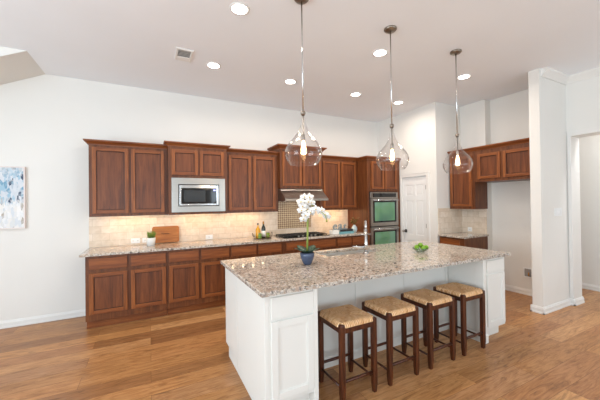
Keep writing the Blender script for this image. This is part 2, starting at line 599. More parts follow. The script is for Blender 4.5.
# left and rear walls, with windows added out of view to light the room
def pierced(axis, pos, lo, hi, holes, thick):
    mb = MB((lambda a, b, c: (pos+b*thick, a, c)) if axis == 'X' else (lambda a, b, c: (a, pos+b*thick, c)))
    x = lo
    for (h0, h1, z0, z1) in holes:
        mb.box(x, h0, -1, 0, 0, CEIL)
        mb.box(h0, h1, -1, 0, 0, z0)
        mb.box(h0, h1, -1, 0, z1, CEIL)
        x = h1
    mb.box(x, hi, -1, 0, 0, CEIL)
    return mb
struct('wall_left', pierced('X', XL, YR, BACK, [(-0.9, 2.1, 0.4, 2.7)], 0.12), M['wall'])
struct('wall_rear', pierced('Y', YR, XL, 5.28, [(-2.7, 0.7, 0.3, 2.7), (2.2, 4.6, 0.3, 2.7)], 0.12), M['wall'])
def window(name, axis, pos, lo, hi, z0, z1, n):
    xf = (lambda a, b, c: (pos+b, a, c)) if axis == 'X' else (lambda a, b, c: (a, pos+b, c))
    mb = MB(xf)
    mb.box(lo, hi, -0.09, -0.03, z0, z0+0.05).box(lo, hi, -0.09, -0.03, z1-0.05, z1)
    for i in range(n+1):
        c = lo + (hi-lo)*i/n
        mb.box(max(lo, c-0.03), min(hi, c+0.03), -0.088, -0.032, z0+0.05, z1-0.05)
    struct(name, mb, M['trim'])
window('added_window_1', 'X', XL, -0.9, 2.1, 0.4, 2.7, 3)
window('added_window_2', 'Y', YR, -2.7, 0.7, 0.3, 2.7, 3)
window('added_window_3', 'Y', YR, 2.2, 4.6, 0.3, 2.7, 2)
# sloped soffit in the back left corner
mb = MB()
z_l = CEIL - 0.5*(-1.19 - XL)
mb.rings([[(-1.19, 4.23, CEIL), (XL, 4.23, z_l), (XL, 4.23, CEIL)], [(-1.19, BACK, CEIL), (XL, BACK, z_l), (XL, BACK, CEIL)]])
struct('wall_soffit', mb, M['wall'])

# baseboards: profile extruded along a run
def run_profile(mb, p0, p1, nrm, prof):
    """prof: list of (out, z); the run goes p0->p1 on the floor plan, nrm points into the room"""
    r0 = [(p0[0]+nrm[0]*o, p0[1]+nrm[1]*o, z) for o, z in prof]
    r1 = [(p1[0]+nrm[0]*o, p1[1]+nrm[1]*o, z) for o, z in prof]
    mb.rings([r0, r1])
    return mb
BP = [(0, 0), (0.02, 0), (0.02, 0.018), (0.015, 0.024), (0.015, 0.062), (0.009, 0.074), (0.007, 0.083), (0, 0.088)]
struct('baseboard_back', run_profile(MB(), (XL, BACK), (-0.69, BACK), (0, -1), BP), M['trim'])
struct('baseboard_right', run_profile(MB(), (5.25, 2.09), (5.25, 2.97), (-1, 0), BP), M['trim'])
mb = MB()
run_profile(mb, (4.525, 1.95), (5.28, 1.95), (0, -1), BP)
run_profile(mb, (4.545, 1.93), (4.545, 2.09), (-1, 0), BP)
run_profile(mb, (4.525, 2.07), (5.25, 2.07), (0, 1), BP)
struct('baseboard_wing', mb, M['trim'])
mb = MB()
run_profile(mb, (5.28, OY-0.02), (5.28, 1.95), (-1, 0), BP)
run_profile(mb, (5.26, OY), (5.55, OY), (0, -1), BP)
run_profile(mb, (5.28, YR), (5.28, 0.2), (-1, 0), BP)
struct('baseboard_hall', mb, M['trim'])
struct('baseboard_far', run_profile(MB(), (XH, YR), (XH, 2.55), (-1, 0), BP), M['trim'])
struct('baseboard_left', run_profile(MB(), (XL, YR), (XL, BACK), (1, 0), BP), M['trim'])
# crown moulding above the wing wall and the hall wall
CP = [(0, CEIL-0.095), (0.012, CEIL-0.095), (0.016, CEIL-0.08), (0.06, CEIL-0.03), (0.07, CEIL-0.022), (0.075, CEIL), (0, CEIL)]
mb = MB()
run_profile(mb, (4.60, 1.95), (5.28, 1.95), (0, -1), CP)
run_profile(mb, (5.28, YR), (5.28, 1.95), (-1, 0), CP)
struct('trim_1', mb, M['trim'])
# thin lining around the opening to the hall
mb = MB()
mb.box(5.265, 5.28, OY, 1.935, 0.12, OZ+0.07)
mb.box(5.265, 5.28, 0.2, OY, OZ, OZ+0.07)
struct('trim_2', mb, M['trim'])

# pantry door
d = MB(side(4.47))
u0, u1 = DY0+0.006, DY1-0.006
d.box(u0, u1, 0, 0.014, 0.008, DZ-0.006)
pw = (u1-u0)
st = 0.075
us = [u0, u0+st, (u0+u1)/2-0.035, (u0+u1)/2+0.035, u1-st, u1]
zs = [0.008, 0.17, 0.74, 0.86, 1.50, 1.60, 1.80, DZ-0.006]
for a, b in ((0, 1), (2, 3), (4, 5)):
    d.box(us[a], us[b], 0.014, 0.026, zs[0], zs[-1], 0.002)
for a, b in ((0, 1), (2, 3), (4, 5), (6, 7)):
    for c, e in ((1, 2), (3, 4)):
        d.box(us[c], us[e], 0.014, 0.0255, zs[a], zs[b], 0.002)
for a, b in ((1, 2), (3, 4), (5, 6)):
    for c, e in ((1, 2), (3, 4)):
        d.box(us[c]+0.025, us[e]-0.025, 0.014, 0.022, zs[a]+0.025, zs[b]-0.025, 0.004)
door = struct('door_1', d, M['door_white'])
k = MB(side(4.444))
k.box(4.105, 4.155, 0, 0.004, 0.885, 0.945, 0.001)
k.build('door_handle', M['dark_frame'], door)
kb = MB()
kb.tube([(4.44, 4.13, 0.915), (4.40, 4.13, 0.915)], 0.010)
kb.ball((4.388, 4.13, 0.915), 0.026)
kb.build('door_knob', M['steel'], door)
for z in (1.74, 1.04, 0.30):
    MB(side(4.445)).box(3.628, 3.655, -0.002, 0.012, z-0.04, z+0.04, 0.002).build('hinge', M['steel'], door)
mb = MB(side(4.43))
cw = 0.065
mb.box(DY0-cw, DY0, 0, 0.016, 0, DZ+cw, 0.004)
mb.box(DY1, DY1+cw-0.02, 0, 0.016, 0, DZ+cw, 0.004)
mb.box(DY0, DY1, 0, 0.016, DZ, DZ+cw, 0.004)
mb.box(DY0-cw-0.006, DY1+cw-0.02, 0, 0.022, DZ+cw-0.012, DZ+cw, 0.002)
struct('trim_3', mb, M['trim'])

# backsplash
mb = MB()
mb.box(-0.738, 3.60, BACK-0.012, BACK, 0.914, 1.36)
mb.box(1.93, 2.75, BACK-0.012, BACK, 1.36, 1.72)
bs = struct('wall_backsplash', mb, M['tile'])
MB().box(2.045, 2.735, BACK-0.017, BACK-0.012, 1.02, 1.66).build('mosaic_panel', M['mosaic'], bs)
mb = MB()
for a, b, c, e in ((2.025, 2.045, 1.0, 1.68), (2.735, 2.755, 1.0, 1.68), (2.045, 2.735, 1.0, 1.02), (2.045, 2.735, 1.66, 1.68)):
    mb.box(a, b, BACK-0.022, BACK-0.012, c, e, 0.003)
mb.build('pencil_border', M['tile'], bs)
struct('wall_niche_backsplash', MB().box(4.45, 5.088, 3.408, 3.42, 0.914, 1.36), M['tile'])
struct('wall_right_backsplash', MB().box(5.088, 5.10, 2.97, 3.42, 0.914, 1.36), M['tile_x'])

# ------------------------------------------------------------------ cabinets
def panel_door(parent, xf, u0, u1, z0, z1, t=0.022, st=0.046, mats=None, raised=False, name='door', label=None):
    mb = MB(xf)
    mb.box(u0, u0+st, 0, t, z0, z1, 0.003)
    mb.box(u1-st, u1, 0, t, z0, z1, 0.003)
    mb.box(u0+st, u1-st, 0, t-0.001, z0, z0+st, 0.003, 3)
    mb.box(u0+st, u1-st, 0, t-0.001, z1-st, z1, 0.003, 3)
    # inner bead
    b = 0.008
    i0, i1, j0, j1 = u0+st, u1-st, z0+st, z1-st
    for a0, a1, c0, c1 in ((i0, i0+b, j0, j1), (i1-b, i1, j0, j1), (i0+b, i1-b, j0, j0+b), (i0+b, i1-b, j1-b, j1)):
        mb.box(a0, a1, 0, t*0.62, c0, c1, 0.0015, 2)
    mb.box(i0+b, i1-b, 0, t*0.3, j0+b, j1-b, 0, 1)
    if raised:
        mb.box(i0+b+0.018, i1-b-0.018, 0, t*0.75, j0+b+0.018, j1-b-0.018, 0.005, 1)
    mats = mats or [M['cherry'], M['cherry_panel'], M['cherry_bead_shade'], M['cherry_y'] if xf(0, 0, 0)[1] == 0 else M['cherry_h']]
    return mb.build(name, mats, parent)

def drawer_front(parent, xf, u0, u1, z0, z1, mat, t=0.02, name='drawer'):
    mb = MB(xf)
    mb.box(u0, u1, 0, t, z0, z1, 0.004)
    return mb.build(name, mat, parent)

CROWN = [(0.0, 0.0), (0.008, 0.0), (0.010, 0.012), (0.022, 0.026), (0.040, 0.040), (0.050, 0.044), (0.052, 0.062)]
def crown(parent, x0, x1, yf, yb, z, left, right, mat, k=1.0):
    rs = []
    for o, h in CROWN:
        o *= k; h *= k
        l, r = (o if left else 0), (o if right else 0)
        rs.append([(x0-l, yb, z+h), (x0-l, yf-o, z+h), (x1+r, yf-o, z+h), (x1+r, yb, z+h)])
    mb = MB()
    mb.rings(rs)
    return mb.build('crown_moulding', mat, parent)

YU = 4.55
def upper(label, x0, x1, yf, z0, z1, doors, cl, cr, dz, ck=1.0):
    t = thing('upper_cabinet', label, 'cabinet', ((x0+x1)/2, BACK-0.001, z0), 'cherry upper cabinets')
    mb = MB()
    mb.box(x0, x1, yf, BACK-0.001, z0+0.02, z1)
    mb.box(x0, x1, yf, yf+0.02, z0, z0+0.02).box(x0, x0+0.018, yf+0.02, BACK-0.013, z0, z0+0.02).box(x1-0.018, x1, yf+0.02, BACK-0.013, z0, z0+0.02)
    mb.build('case', M['cherry_case'], t)
    for a, b in doors:
        panel_door(t, front(yf), a, b, dz[0], dz[1])
    crown(t, x0, x1, yf, BACK-0.001, z1, cl, cr, M['cherry_h'], ck)
    return t
G = 0.002
upper('reddish brown two-door upper cabinet at the far left end, above the cutting board', -0.687, 0.233, YU, 1.345, 2.272,
      [(-0.652, -0.246), (-0.216, 0.19)], True, False, (1.385, 2.245))
tB = upper('reddish brown upper cabinet with two short doors over the built-in microwave', 0.235, 1.045, 4.45, 1.345, 2.305,
      [(0.277, 0.628), (0.655, 1.005)], True, True, (1.905, 2.265))
upper('reddish brown two-door upper cabinet between the microwave cabinet and the range hood cabinet', 1.047, 1.928, YU, 1.345, 2.285,
      [(1.095, 1.455), (1.495, 1.875)], False, False, (1.385, 2.25))
upper('tall-topped reddish brown upper cabinet with two doors directly above the steel range hood', 1.93, 2.748, 4.45, 1.73, 2.385,
      [(1.97, 2.325), (2.345, 2.71)], True, True, (1.775, 2.345), 1.2)
upper('reddish brown two-door upper cabinet between the range hood cabinet and the oven tower', 2.75, 3.598, YU, 1.345, 2.285,
      [(2.815, 3.185), (3.22, 3.56)], False, False, (1.385, 2.25))

# oven tower
tw = thing('oven_cabinet', 'tall reddish brown cabinet tower housing the double wall oven beside the pantry door', 'cabinet', (4.01, BACK-0.001, 0))
X0, X1, YT = 3.60, 4.418, 4.25
mb = MB()
mb.box(X0, X1, YT, BACK-0.001, 1.68, 2.275)
mb.box(X0, X0+0.02, YT, BACK-0.001, 0.10, 1.68)
mb.box(X1-0.02, X1, YT, BACK-0.001, 0.10, 1.68)
mb.box(X0+0.02, X1-0.02, YT+0.57, BACK-0.001, 0.10, 1.68)
mb.box(X0+0.02, X1-0.02, YT, YT+0.57, 0.10, 0.40)
mb.box(X0+0.02, X0+0.04, YT, YT+0.02, 0.40, 1.68)
mb.box(X1-0.08, X1-0.02, YT, YT+0.02, 0.40, 1.68)
mb.box(X0, X1, YT+0.07, BACK-0.001, 0.0, 0.10)
mb.build('case', M['cherry_case'], tw)
panel_door(tw, front(YT), 3.69, 4.0, 1.73, 2.25)
panel_door(tw, front(YT), 4.02, 4.33, 1.73, 2.25)
drawer_front(tw, front(YT), 3.66, 4.36, 0.14, 0.36, M['cherry_h'])
crown(tw, X0, X1, YT, BACK-0.001, 2.275, True, False, M['cherry_h'])

# double wall oven
ov = thing('wall_oven', 'stainless steel double wall oven with greenish glass doors and dark control panel', 'oven', (3.99, YT, 0.42))
ox0, ox1 = 3.645, 4.335
mb = MB(); mb.box(ox0, ox1, YT-0.005, YT+0.5, 0.42, 1.665); mb.build('body', M['dark_frame'], ov)
mb = MB(front(YT-0.005)); mb.box(ox0, ox1, 0, 0.025, 1.555, 1.665, 0.003); cp = mb.build('control_panel', M['steel'], ov)
mb = MB(front(YT-0.03)); mb.box(3.70, 4.285, 0, 0.002, 1.573, 1.648); cg = mb.build('display', M['black_glass'], cp)
def oven_door(z0, z1, g0, g1):
    mb = MB(front(YT-0.005))
    mb.box(ox0, 3.70, 0, 0.03, z0, z1).box(4.285, ox1, 0, 0.03, z0, z1).box(3.70, 4.285, 0, 0.03, z0, g0-0.03).box(3.70, 4.285, 0, 0.03, g1+0.03, z1)
    dr = mb.build('door', M['steel'], ov)
    mb = MB(front(YT-0.005)); mb.box(3.70, 4.285, 0, 0.026, g0-0.03, g1+0.03); mb.build('window_frame', M['black_glass'], dr)
    mb = MB(front(YT-0.031)); mb.box(3.742, 4.243, 0, 0.002, g0, g1); mb.build('window_glass', M['oven_glass'], dr)
    mb = MB()
    zz = z1-0.032
    mb.tube([(3.68, YT-0.075, zz), (4.30, YT-0.075, zz)], 0.011)
    for xx in (3.71, 4.27):
        mb.tube([(xx, YT-0.035, zz), (xx, YT-0.075, zz)], 0.008)
    mb.build('handle', M['chrome'], dr)
oven_door(1.03, 1.548, 1.125, 1.475)
oven_door(0.43, 1.008, 0.53, 0.915)

# microwave
YM = 4.448
mw = thing('microwave', 'built-in stainless steel microwave with wide trim frame and black glass front', 'microwave', (0.645, YM, 1.38))
mb = MB(front(YM))
mb.box(0.275, 0.36, 0, 0.02, 1.378, 1.865, 0.002).box(0.925, 1.015, 0, 0.02, 1.378, 1.865, 0.002)
mb.box(0.36, 0.925, 0, 0.02, 1.378, 1.46, 0.002).box(0.36, 0.925, 0, 0.02, 1.775, 1.865, 0.002)
mb.build('trim_frame', M['steel'], mw)
mb = MB(front(YM)); mb.box(0.36, 0.925, 0, 0.012, 1.46, 1.775); mb.build('body', M['dark_frame'], mw)
mb = MB(front(YM-0.012))
a0, a1, c0, c1 = 0.375, 0.912, 1.472, 1.762
mb.box(a0, a0+0.024, 0, 0.02, c0, c1, 0.002).box(a1-0.028, a1, 0, 0.02, c0, c1, 0.002).box(a0+0.024, a1-0.028, 0, 0.02, c0, c0+0.024, 0.002).box(a0+0.024, a1-0.028, 0, 0.02, c1-0.042, c1, 0.002)
dr = mb.build('door', M['chrome'], mw)
mb = MB(front(YM-0.012)); mb.box(a0+0.024, a1-0.028, 0, 0.014, c0+0.024, c1-0.042); mb.build('door_glass', M['black_glass'], dr)
mb = MB(front(YM-0.026)); mb.box(0.435, 0.725, 0, 0.002, 1.525, 1.69); mb.build('door_window', M['grey_glass'], dr)
mb = MB(front(YM-0.026)); mb.box(0.84, 0.872, 0, 0.002, 1.682, 1.70); mb.build('display', M['blue_screen'], dr)

# range hood
hd = thing('range_hood', 'stainless steel under-cabinet range hood above the gas cooktop', 'range hood', (2.34, BACK-0.014, 1.52))
hx0, hx1 = 1.932, 2.746
mb = MB()
prof = [(BACK-0.03, 1.728), (4.47, 1.728), (4.455, 1.70), (4.262, 1.555), (4.258, 1.525), (4.29, 1.52), (BACK-0.03, 1.52)]
mb.rings([[(hx0, y, z) for y, z in prof], [(hx1, y, z) for y, z in prof]])
mb.build('canopy', M['steel'], hd)
mb = MB()
for a in (2.0, 2.36):
    mb.box(a, a+0.32, 4.42, 4.76, 1.514, 1.5195)
mb.build('grease_filter', M['dark_frame'], hd)
area('hood_fill_light', (2.34, 4.5, 1.512), (math.radians(15), 0, 0), 0.5, 0.06, 1.6, (1, 0.85, 0.65))  # added lamp, brightens the mosaic that the hood shades
mb = MB()
for i in range(4):
    mb.box(2.28+i*0.035, 2.30+i*0.035, 4.252, 4.2595, 1.533, 1.547)
mb.build('button_strip', M['dark_frame'], hd)

# base cabinets along the back wall
YB = 4.27
def base(label, x0, x1, drawers, doors, ends=(False, False)):
    t = thing('base_cabinet', label, 'cabinet', ((x0+x1)/2, YB, 0), 'cherry base cabinets')
    MB().box(x0, x1, YB, BACK-0.001, 0.105, 0.882).build('case', M['cherry_case'], t)
    MB().box(x0+0.001, x1-0.001, YB+0.07, BACK-0.001, 0, 0.105).build('toe_kick', M['cherry_h'], t)
    for a, b in drawers:
        drawer_front(t, front(YB), a, b, 0.72, 0.853, M['cherry_h'])
    for a, b in doors:
        panel_door(t, front(YB), a, b, 0.185, 0.675)
base('reddish brown base cabinet at the far left end, under the cutting board', -0.687, 0.203, [(-0.65, -0.253), (-0.215, 0.185)], [(-0.65, -0.253), (-0.215, 0.185)])
base('reddish brown base cabinet below the microwave, second from the left end', 0.205, 1.038, [(0.224, 0.599), (0.634, 1.024)], [(0.224, 0.599), (0.634, 1.024)])
base('reddish brown base cabinet below the bottle tray, left of the cooktop base', 1.04, 1.888, [(1.053, 1.435), (1.466, 1.848)], [(1.053, 1.435), (1.466, 1.848)])
base('wide-drawer reddish brown base cabinet directly under the gas cooktop', 1.89, 2.898, [(1.935, 2.876)], [(1.935, 2.385), (2.425, 2.876)])
base('reddish brown base cabinet beside the oven tower, under the letters sign', 2.90, 3.598, [(2.918, 3.222), (3.244, 3.575)], [(2.918, 3.222), (3.244, 3.575)])

def slab(name, x0, x1, y0, y1, hole, label, sides):
    """worktop with an optional hole; bevel only its outer top edges"""
    bm = bmesh.new()
    xs = [x0] + ([hole[0], hole[1]] if hole else []) + [x1]
    ys = [y0] + ([hole[2], hole[3]] if hole else []) + [y1]
    V = {}
    for z in (0.884, 0.914):
        for i, x in enumerate(xs):
            for j, y in enumerate(ys):
                V[(i, j, z)] = bm.verts.new((x, y, z))
    nx, ny = len(xs)-1, len(ys)-1
    def solid(i, j):
        return 0 <= i < nx and 0 <= j < ny and not (hole and i == 1 and j == 1)
    for i in range(nx):
        for j in range(ny):
            if not solid(i, j): continue
            bm.faces.new([V[(i, j, .914)], V[(i+1, j, .914)], V[(i+1, j+1, .914)], V[(i, j+1, .914)]])
            bm.faces.new([V[(i, j, .884)], V[(i, j+1, .884)], V[(i+1, j+1, .884)], V[(i+1, j, .884)]])
            for di, dj, a, b in ((-1, 0, (0, 0), (0, 1)), (1, 0, (1, 0), (1, 1)), (0, -1, (0, 0), (1, 0)), (0, 1, (0, 1), (1, 1))):
                if not solid(i+di, j+dj):
                    p, q = (i+a[0], j+a[1]), (i+b[0], j+b[1])
                    bm.faces.new([V[p+(.884,)], V[q+(.884,)], V[q+(.914,)], V[p+(.914,)]])
    bmesh.ops.recalc_face_normals(bm, faces=bm.faces[:])
    es = [e for e in bm.edges if all(v.co.z > 0.9 for v in e.verts) and len(e.link_faces) == 2 and any(abs(f.normal.z) < 0.5 for f in e.link_faces)]
    bmesh.ops.bevel(bm, geom=es, offset=0.006, segments=2, profile=0.5, affect='EDGES')
    o = MB(); o.bm.free(); o.bm = bm
    return tag(o.build(name, M['granite'], None, origin=((x0+x1)/2, (y0+y1)/2, 0.884)), label, 'worktop')
slab('worktop', -0.74, 3.598, 4.235, BACK-0.013, None, 'long speckled granite worktop along the back wall holding the cooktop', None)

# niche cabinets on the right
XN = 4.76
t = thing('upper_cabinet', 'reddish brown single-door upper cabinet in the right corner, above the small granite counter', 'cabinet', (5.09, 3.18, 1.345), 'cherry upper cabinets')
mb = MB(); mb.box(XN, 5.099, 2.952, 3.407, 1.345, 2.295).build('case', M['cherry_case'], t)
panel_door(t, side(XN), 3.0, 3.385, 1.39, 2.235)
t2 = thing('upper_cabinet', 'reddish brown short wide upper cabinet over the empty refrigerator alcove', 'cabinet', (5.24, 2.52, 1.79), 'cherry upper cabinets')
mb = MB()
mb.box(XN, 5.099, 2.08, 2.95, 1.79, 2.295)
mb.box(5.099, 5.249, 2.08, 2.95, 1.79, 2.295)
mb.build('case', M['cherry_case'], t2)
panel_door(t2, side(XN), 2.555, 2.897, 1.835, 2.235)
panel_door(t2, side(XN), 2.13, 2.512, 1.835, 2.235)
def crown_side(parent, y0, y1, x, xb):
    rs = [[(xb, y0, 2.295+h), (x-o, y0, 2.295+h), (x-o, y1, 2.295+h), (xb, y1, 2.295+h)] for o, h in CROWN]
    MB().rings(rs).build('crown_moulding', M['cherry_y'], parent)
crown_side(t, 2.952, 3.407, XN, 5.099)
crown_side(t2, 2.08, 2.95, XN, 5.249)
t = thing('base_cabinet', 'small reddish brown base cabinet under the granite counter in the right corner', 'cabinet', (4.79, 3.18, 0), 'cherry base cabinets')
mb = MB(); mb.box(4.47, 5.099, 2.96, 3.407, 0.10, 0.882).build('case', M['cherry_case'], t)
MB().box(4.54, 5.099, 2.961, 3.407, 0, 0.10).build('toe_kick', M['cherry_h'], t)
drawer_front(t, side(4.47), 3.03, 3.385, 0.73, 0.853, M['cherry_y'])
panel_door(t, side(4.47), 3.03, 3.385, 0.14, 0.70)
slab('worktop', 4.435, 5.087, 2.93, 3.407, None, 'short speckled granite worktop in the right corner niche beside the refrigerator alcove', None)

# ------------------------------------------------------------------ island
IT = M['island']
FY = 1.86
isl = thing('kitchen_island', 'long white panelled kitchen island body under the granite top, behind the stools', 'island', (2.07, 2.5, 0))
mb = MB()
mb.box(0.692, 3.49, 2.27, 2.288, 0, 0.882).box(0.692, 3.49, 2.982, 3.0, 0.105, 0.882)
mb.box(0.692, 0.72, 2.288, 2.982, 0.105, 0.882).box(3.45, 3.49, 2.288, 2.982, 0.105, 0.882)
mb.box(0.72, 3.45, 2.288, 2.982, 0.105, 0.123).box(0.692, 3.49, 2.288, 2.89, 0, 0.105)
mb.build('body', IT, isl)
MB().box(0.68, 0.692, 2.2615, 2.563, 0.0, 0.882).build('end_panel', IT, isl)
mb = MB(); mb.box(0.68, 0.692, 2.573, 3.005, 0.09, 0.882, 0.002).box(0.68, 0.692, 2.573, 2.885, 0.0, 0.095)
mb.build('end_panel', IT, isl)
mb = MB()
for a, b in ((1.087, 1.757), (1.763, 2.397), (2.403, 3.10)):
    mb = MB(); mb.box(a, b, 2.262, 2.27, 0.0, 0.882, 0.002); mb.build('back_panel', IT, isl)
mb = MB(); run_profile(mb, (1.087, 2.262), (3.08, 2.262), (0, -1), [(0, 0), (0.012, 0), (0.012, 0.075), (0.006, 0.085), (0, 0.09)])
mb.build('baseboard', IT, isl)
for a in (1.757, 2.397, 3.06):
    MB().box(a-0.012, a+0.02, 2.256, 2.2615, 0.09, 0.882, 0.002).build('batten', IT, isl)
# cabinets at both ends that face the stools
def island_cab(label, x0, x1, stile_left, stile_right):
    t = thing('island_cabinet', label, 'cabinet', ((x0+x1)/2, FY, 0), 'white cabinets at the island ends')
    mb = MB()
    mb.box(x0, x1, FY, 2.261, 0.122, 0.882)
    mb.box(x0+0.002, x1-0.002, FY+0.07, 2.261, 0, 0.122)
    mb.build('case', IT, t)
    if stile_left: MB().box(x0-0.006, x0+0.045, FY-0.012, FY+0.078, 0, 0.881, 0.003).build('corner_post', IT, t)
    if stile_right: MB().box(x1-0.03, x1+0.006, FY-0.012, FY+0.078, 0, 0.881, 0.003).build('corner_post', IT, t)
    return t
t = island_cab('white island cabinet with one drawer and one door at the near left end', 0.692, 1.08, False, True)
MB().box(0.676, 0.706, FY-0.004, FY+0.05, 0, 0.881, 0.002).build('corner_post', IT, t)
MB().box(0.68, 0.692, FY+0.05, 2.2615, 0.0, 0.882).build('end_panel', IT, t)
W2 = [IT, IT, IT, IT]
drawer_front(t, front(FY), 0.722, 1.05, 0.705, 0.855, IT, 0.012)
panel_door(t, front(FY), 0.722, 1.05, 0.15, 0.69, 0.014, 0.05, W2)
t = island_cab('white drawer and door cabinet at the right end of the island, beside the last stool', 3.10, 3.50, True, False)
drawer_front(t, front(FY), 3.165, 3.485, 0.725, 0.85, IT, 0.012)
panel_door(t, front(FY), 3.165, 3.485, 0.15, 0.70, 0.014, 0.05, W2)
mb = MB(); run_profile(mb, (3.094, FY-0.012), (3.094, 2.262), (-1, 0), [(0, 0), (0.012, 0), (0.012, 0.075), (0.006, 0.085), (0, 0.09)])
run_profile(mb, (3.082, FY-0.012), (3.147, FY-0.012), (0, -1), [(0, 0), (0.012, 0), (0.012, 0.075), (0.006, 0.085), (0, 0.09)])
mb.build('baseboard', IT, t)

SX0, SX1, SY0, SY1 = 1.70, 2.46, 2.645, 2.96
slab('worktop', 0.64, 3.525, 1.80, 3.04, (SX0, SX1, SY0, SY1), 'large speckled granite worktop on the white kitchen island', None)
# sink
sk = thing('sink', 'undermounted stainless steel double bowl sink set in the island worktop', 'sink', (2.09, 2.85, 0.68))
def bowl(x0, x1):
    mb = MB()
    rs = []
    for ins, z in ((-0.008, 0.883), (0.0, 0.88), (0.004, 0.72), (0.03, 0.69)):
        rs.append([(x0+ins, SY0+ins, z), (x1-ins, SY0+ins, z), (x1-ins, SY1-ins, z), (x0+ins, SY1-ins, z)])
    mb.rings(rs, 0, False, True, (False, True))
    b = mb.build('bowl', M['sink_steel'], sk)
    MB().cyl((x0+x1)/2, (SY0+SY1)/2, 0.6905, 0.694, 0.045).build('drain', M['chrome'], b)
bowl(SX0-0.004, 2.085)
bowl(2.098, SX1+0.004)
MB().box(2.086, 2.097, SY0, SY1, 0.78, 0.876).build('divider', M['steel'], sk)
# faucet
fc = thing('faucet', 'tall polished steel gooseneck faucet standing at the island sink', 'faucet', (2.165, 2.595, 0.914))
fx, fy = 2.165, 2.595
MB().lathe([(0.034, 0.9145), (0.034, 0.920), (0.026, 0.927)], fx, fy, 20, 0, True, (True, True)).build('base', M['chrome'], fc)
MB().lathe([(0.021, 0.927), (0.021, 1.03), (0.0175, 1.04), (0.0165, 1.18)], fx, fy, 20, 0, True, (True, True)).build('body', M['chrome'], fc)
dx, dy = 0.60, 0.80
pts = [(fx, fy, 1.18)]
R_ = 0.055
for i in range(9):
    a = PI - PI*i/8
    c = (fx+dx*R_, fy+dy*R_)
    pts.append((c[0]+dx*R_*math.cos(a), c[1]+dy*R_*math.cos(a), 1.215+R_*math.sin(a)))
pts.append((fx+dx*2*R_, fy+dy*2*R_, 1.18))
MB().tube(pts, 0.0145, 12).build('spout', M['chrome'], fc)
MB().tube([(fx+dx*2*R_, fy+dy*2*R_, 1.18), (fx+dx*2*R_, fy+dy*2*R_, 1.09)], [0.018, 0.02], 12).build('spray_head', M['chrome'], fc)
MB().tube([(fx, fy, 0.985), (fx-0.05, fy+0.03, 0.985), (fx-0.13, fy+0.075, 0.992)], [0.011, 0.009, 0.007], 10).build('lever', M['chrome'], fc)
mb = MB()
mb.tube([(fx-0.05, fy+0.01, 1.128), (fx+0.05, fy-0.01, 1.128)], 0.005, 10).ball((fx+0.055, fy-0.011, 1.128), 0.008).ball((fx-0.055, fy+0.011, 1.128), 0.008)
mb.build('cross_knob', M['chrome'], fc)

# ------------------------------------------------------------------ stools
def make_stool():
    t = thing('counter_stool', 'x', 'stool', (0, 0, 0), 'rush seat stools along the island')
    h = 0.1525
    lg = 0.021
    for sx in (-1, 1):
        for sy in (-1, 1):
            cx, cy = sx*h, sy*h
            mb = MB()
            rs = []
            for r, z in ((0.015, 0.0), (0.021, 0.07), (lg, 0.3), (lg, 0.572), (lg*0.9, 0.581), (lg*0.5, 0.586)):
                ch = r*0.3
                ring = [(r, -r+ch), (r, r-ch), (r-ch, r), (-r+ch, r), (-r, r-ch), (-r, -r+ch), (-r+ch, -r), (r-ch, -r)]
                rs.append([(cx+a, cy+b, z) for a, b in ring])
            mb.rings(rs)
            mb.build('leg', M['stool'], t)
    e = h-lg
    for sy in (-1, 1):
        MB().box(-e, e, sy*h-0.013, sy*h+0.013, 0.515, 0.566, 0.003).build('seat_rail', M['stool'], t)
        MB().tube([(-e-0.004, sy*h, 0.155), (e+0.004, sy*h, 0.155)], 0.012, 8).build('stretcher', M['stool'], t)
    for sx in (-1, 1):
        MB().box(sx*h-0.013, sx*h+0.013, -e, e, 0.515, 0.566, 0.003).build('seat_rail', M['stool'], t)
        MB().tube([(sx*h, -e-0.004, 0.11), (sx*h, e+0.004, 0.11)], 0.0095, 8).build('stretcher', M['stool'], t)
    # rush seat: a grid puffed over the rails, notched at the four posts
    n = 28
    hh = h+0.022
    mb = MB()
    def P(i, j, top):
        x, y = -hh+2*hh*i/n, -hh+2*hh*j/n
        a, b = abs(x)/hh, abs(y)/hh
        m = max(a, b)
        rim = 1-max(0, (m-0.86)/0.14)**2
        dip = 0.010*(1-min(1, m/0.8))
        # corner notch pulls the sheet in around each post
        c = max(0, min(1, (a+b-1.72)/0.22))
        z = (0.571+0.024*rim-dip*0.9-0.018*c) if top else 0.560
        s_ = 1-0.09*c
        diag = 0.007*math.exp(-((a-b)/0.06)**2)
        if top: z -= diag
        return (x*s_, y*s_, z)
    top = [[mb.bm.verts.new(P(i, j, True)) for j in range(n+1)] for i in range(n+1)]
    for i in range(n):
        for j in range(n):
            f = mb.bm.faces.new([top[i][j], top[i+1][j], top[i+1][j+1], top[i][j+1]]); f.smooth = True
    edge = [(i, 0) for i in range(n)] + [(n, j) for j in range(n)] + [(i, n) for i in range(n, 0, -1)] + [(0, j) for j in range(n, 0, -1)]
    low = {q: mb.bm.verts.new(P(q[0], q[1], False)) for q in edge}
    for a_, b_ in zip(edge, edge[1:]+edge[:1]):
        mb.bm.faces.new([top[a_[0]][a_[1]], low[a_], low[b_], top[b_[0]][b_[1]]])
    mb.bm.faces.new([low[q] for q in edge])
    mb.build('seat', M['rush'], t)
    return t
stool = make_stool()
SL = ['dark wood stool with woven rush seat, leftmost and nearest the camera',
      'dark wood stool with woven rush seat, second from the left end of the row',
      'dark wood stool with woven rush seat, third from the left, between two other stools',
      'dark wood stool with woven rush seat, last and farthest right in the row']
for i, (x, lb) in enumerate(zip((1.415, 1.885, 2.37, 2.84), SL)):
    o = stool if i == 0 else copy_tree(stool)
    o.location = (x, 1.955, 0)
    o['label'] = lb

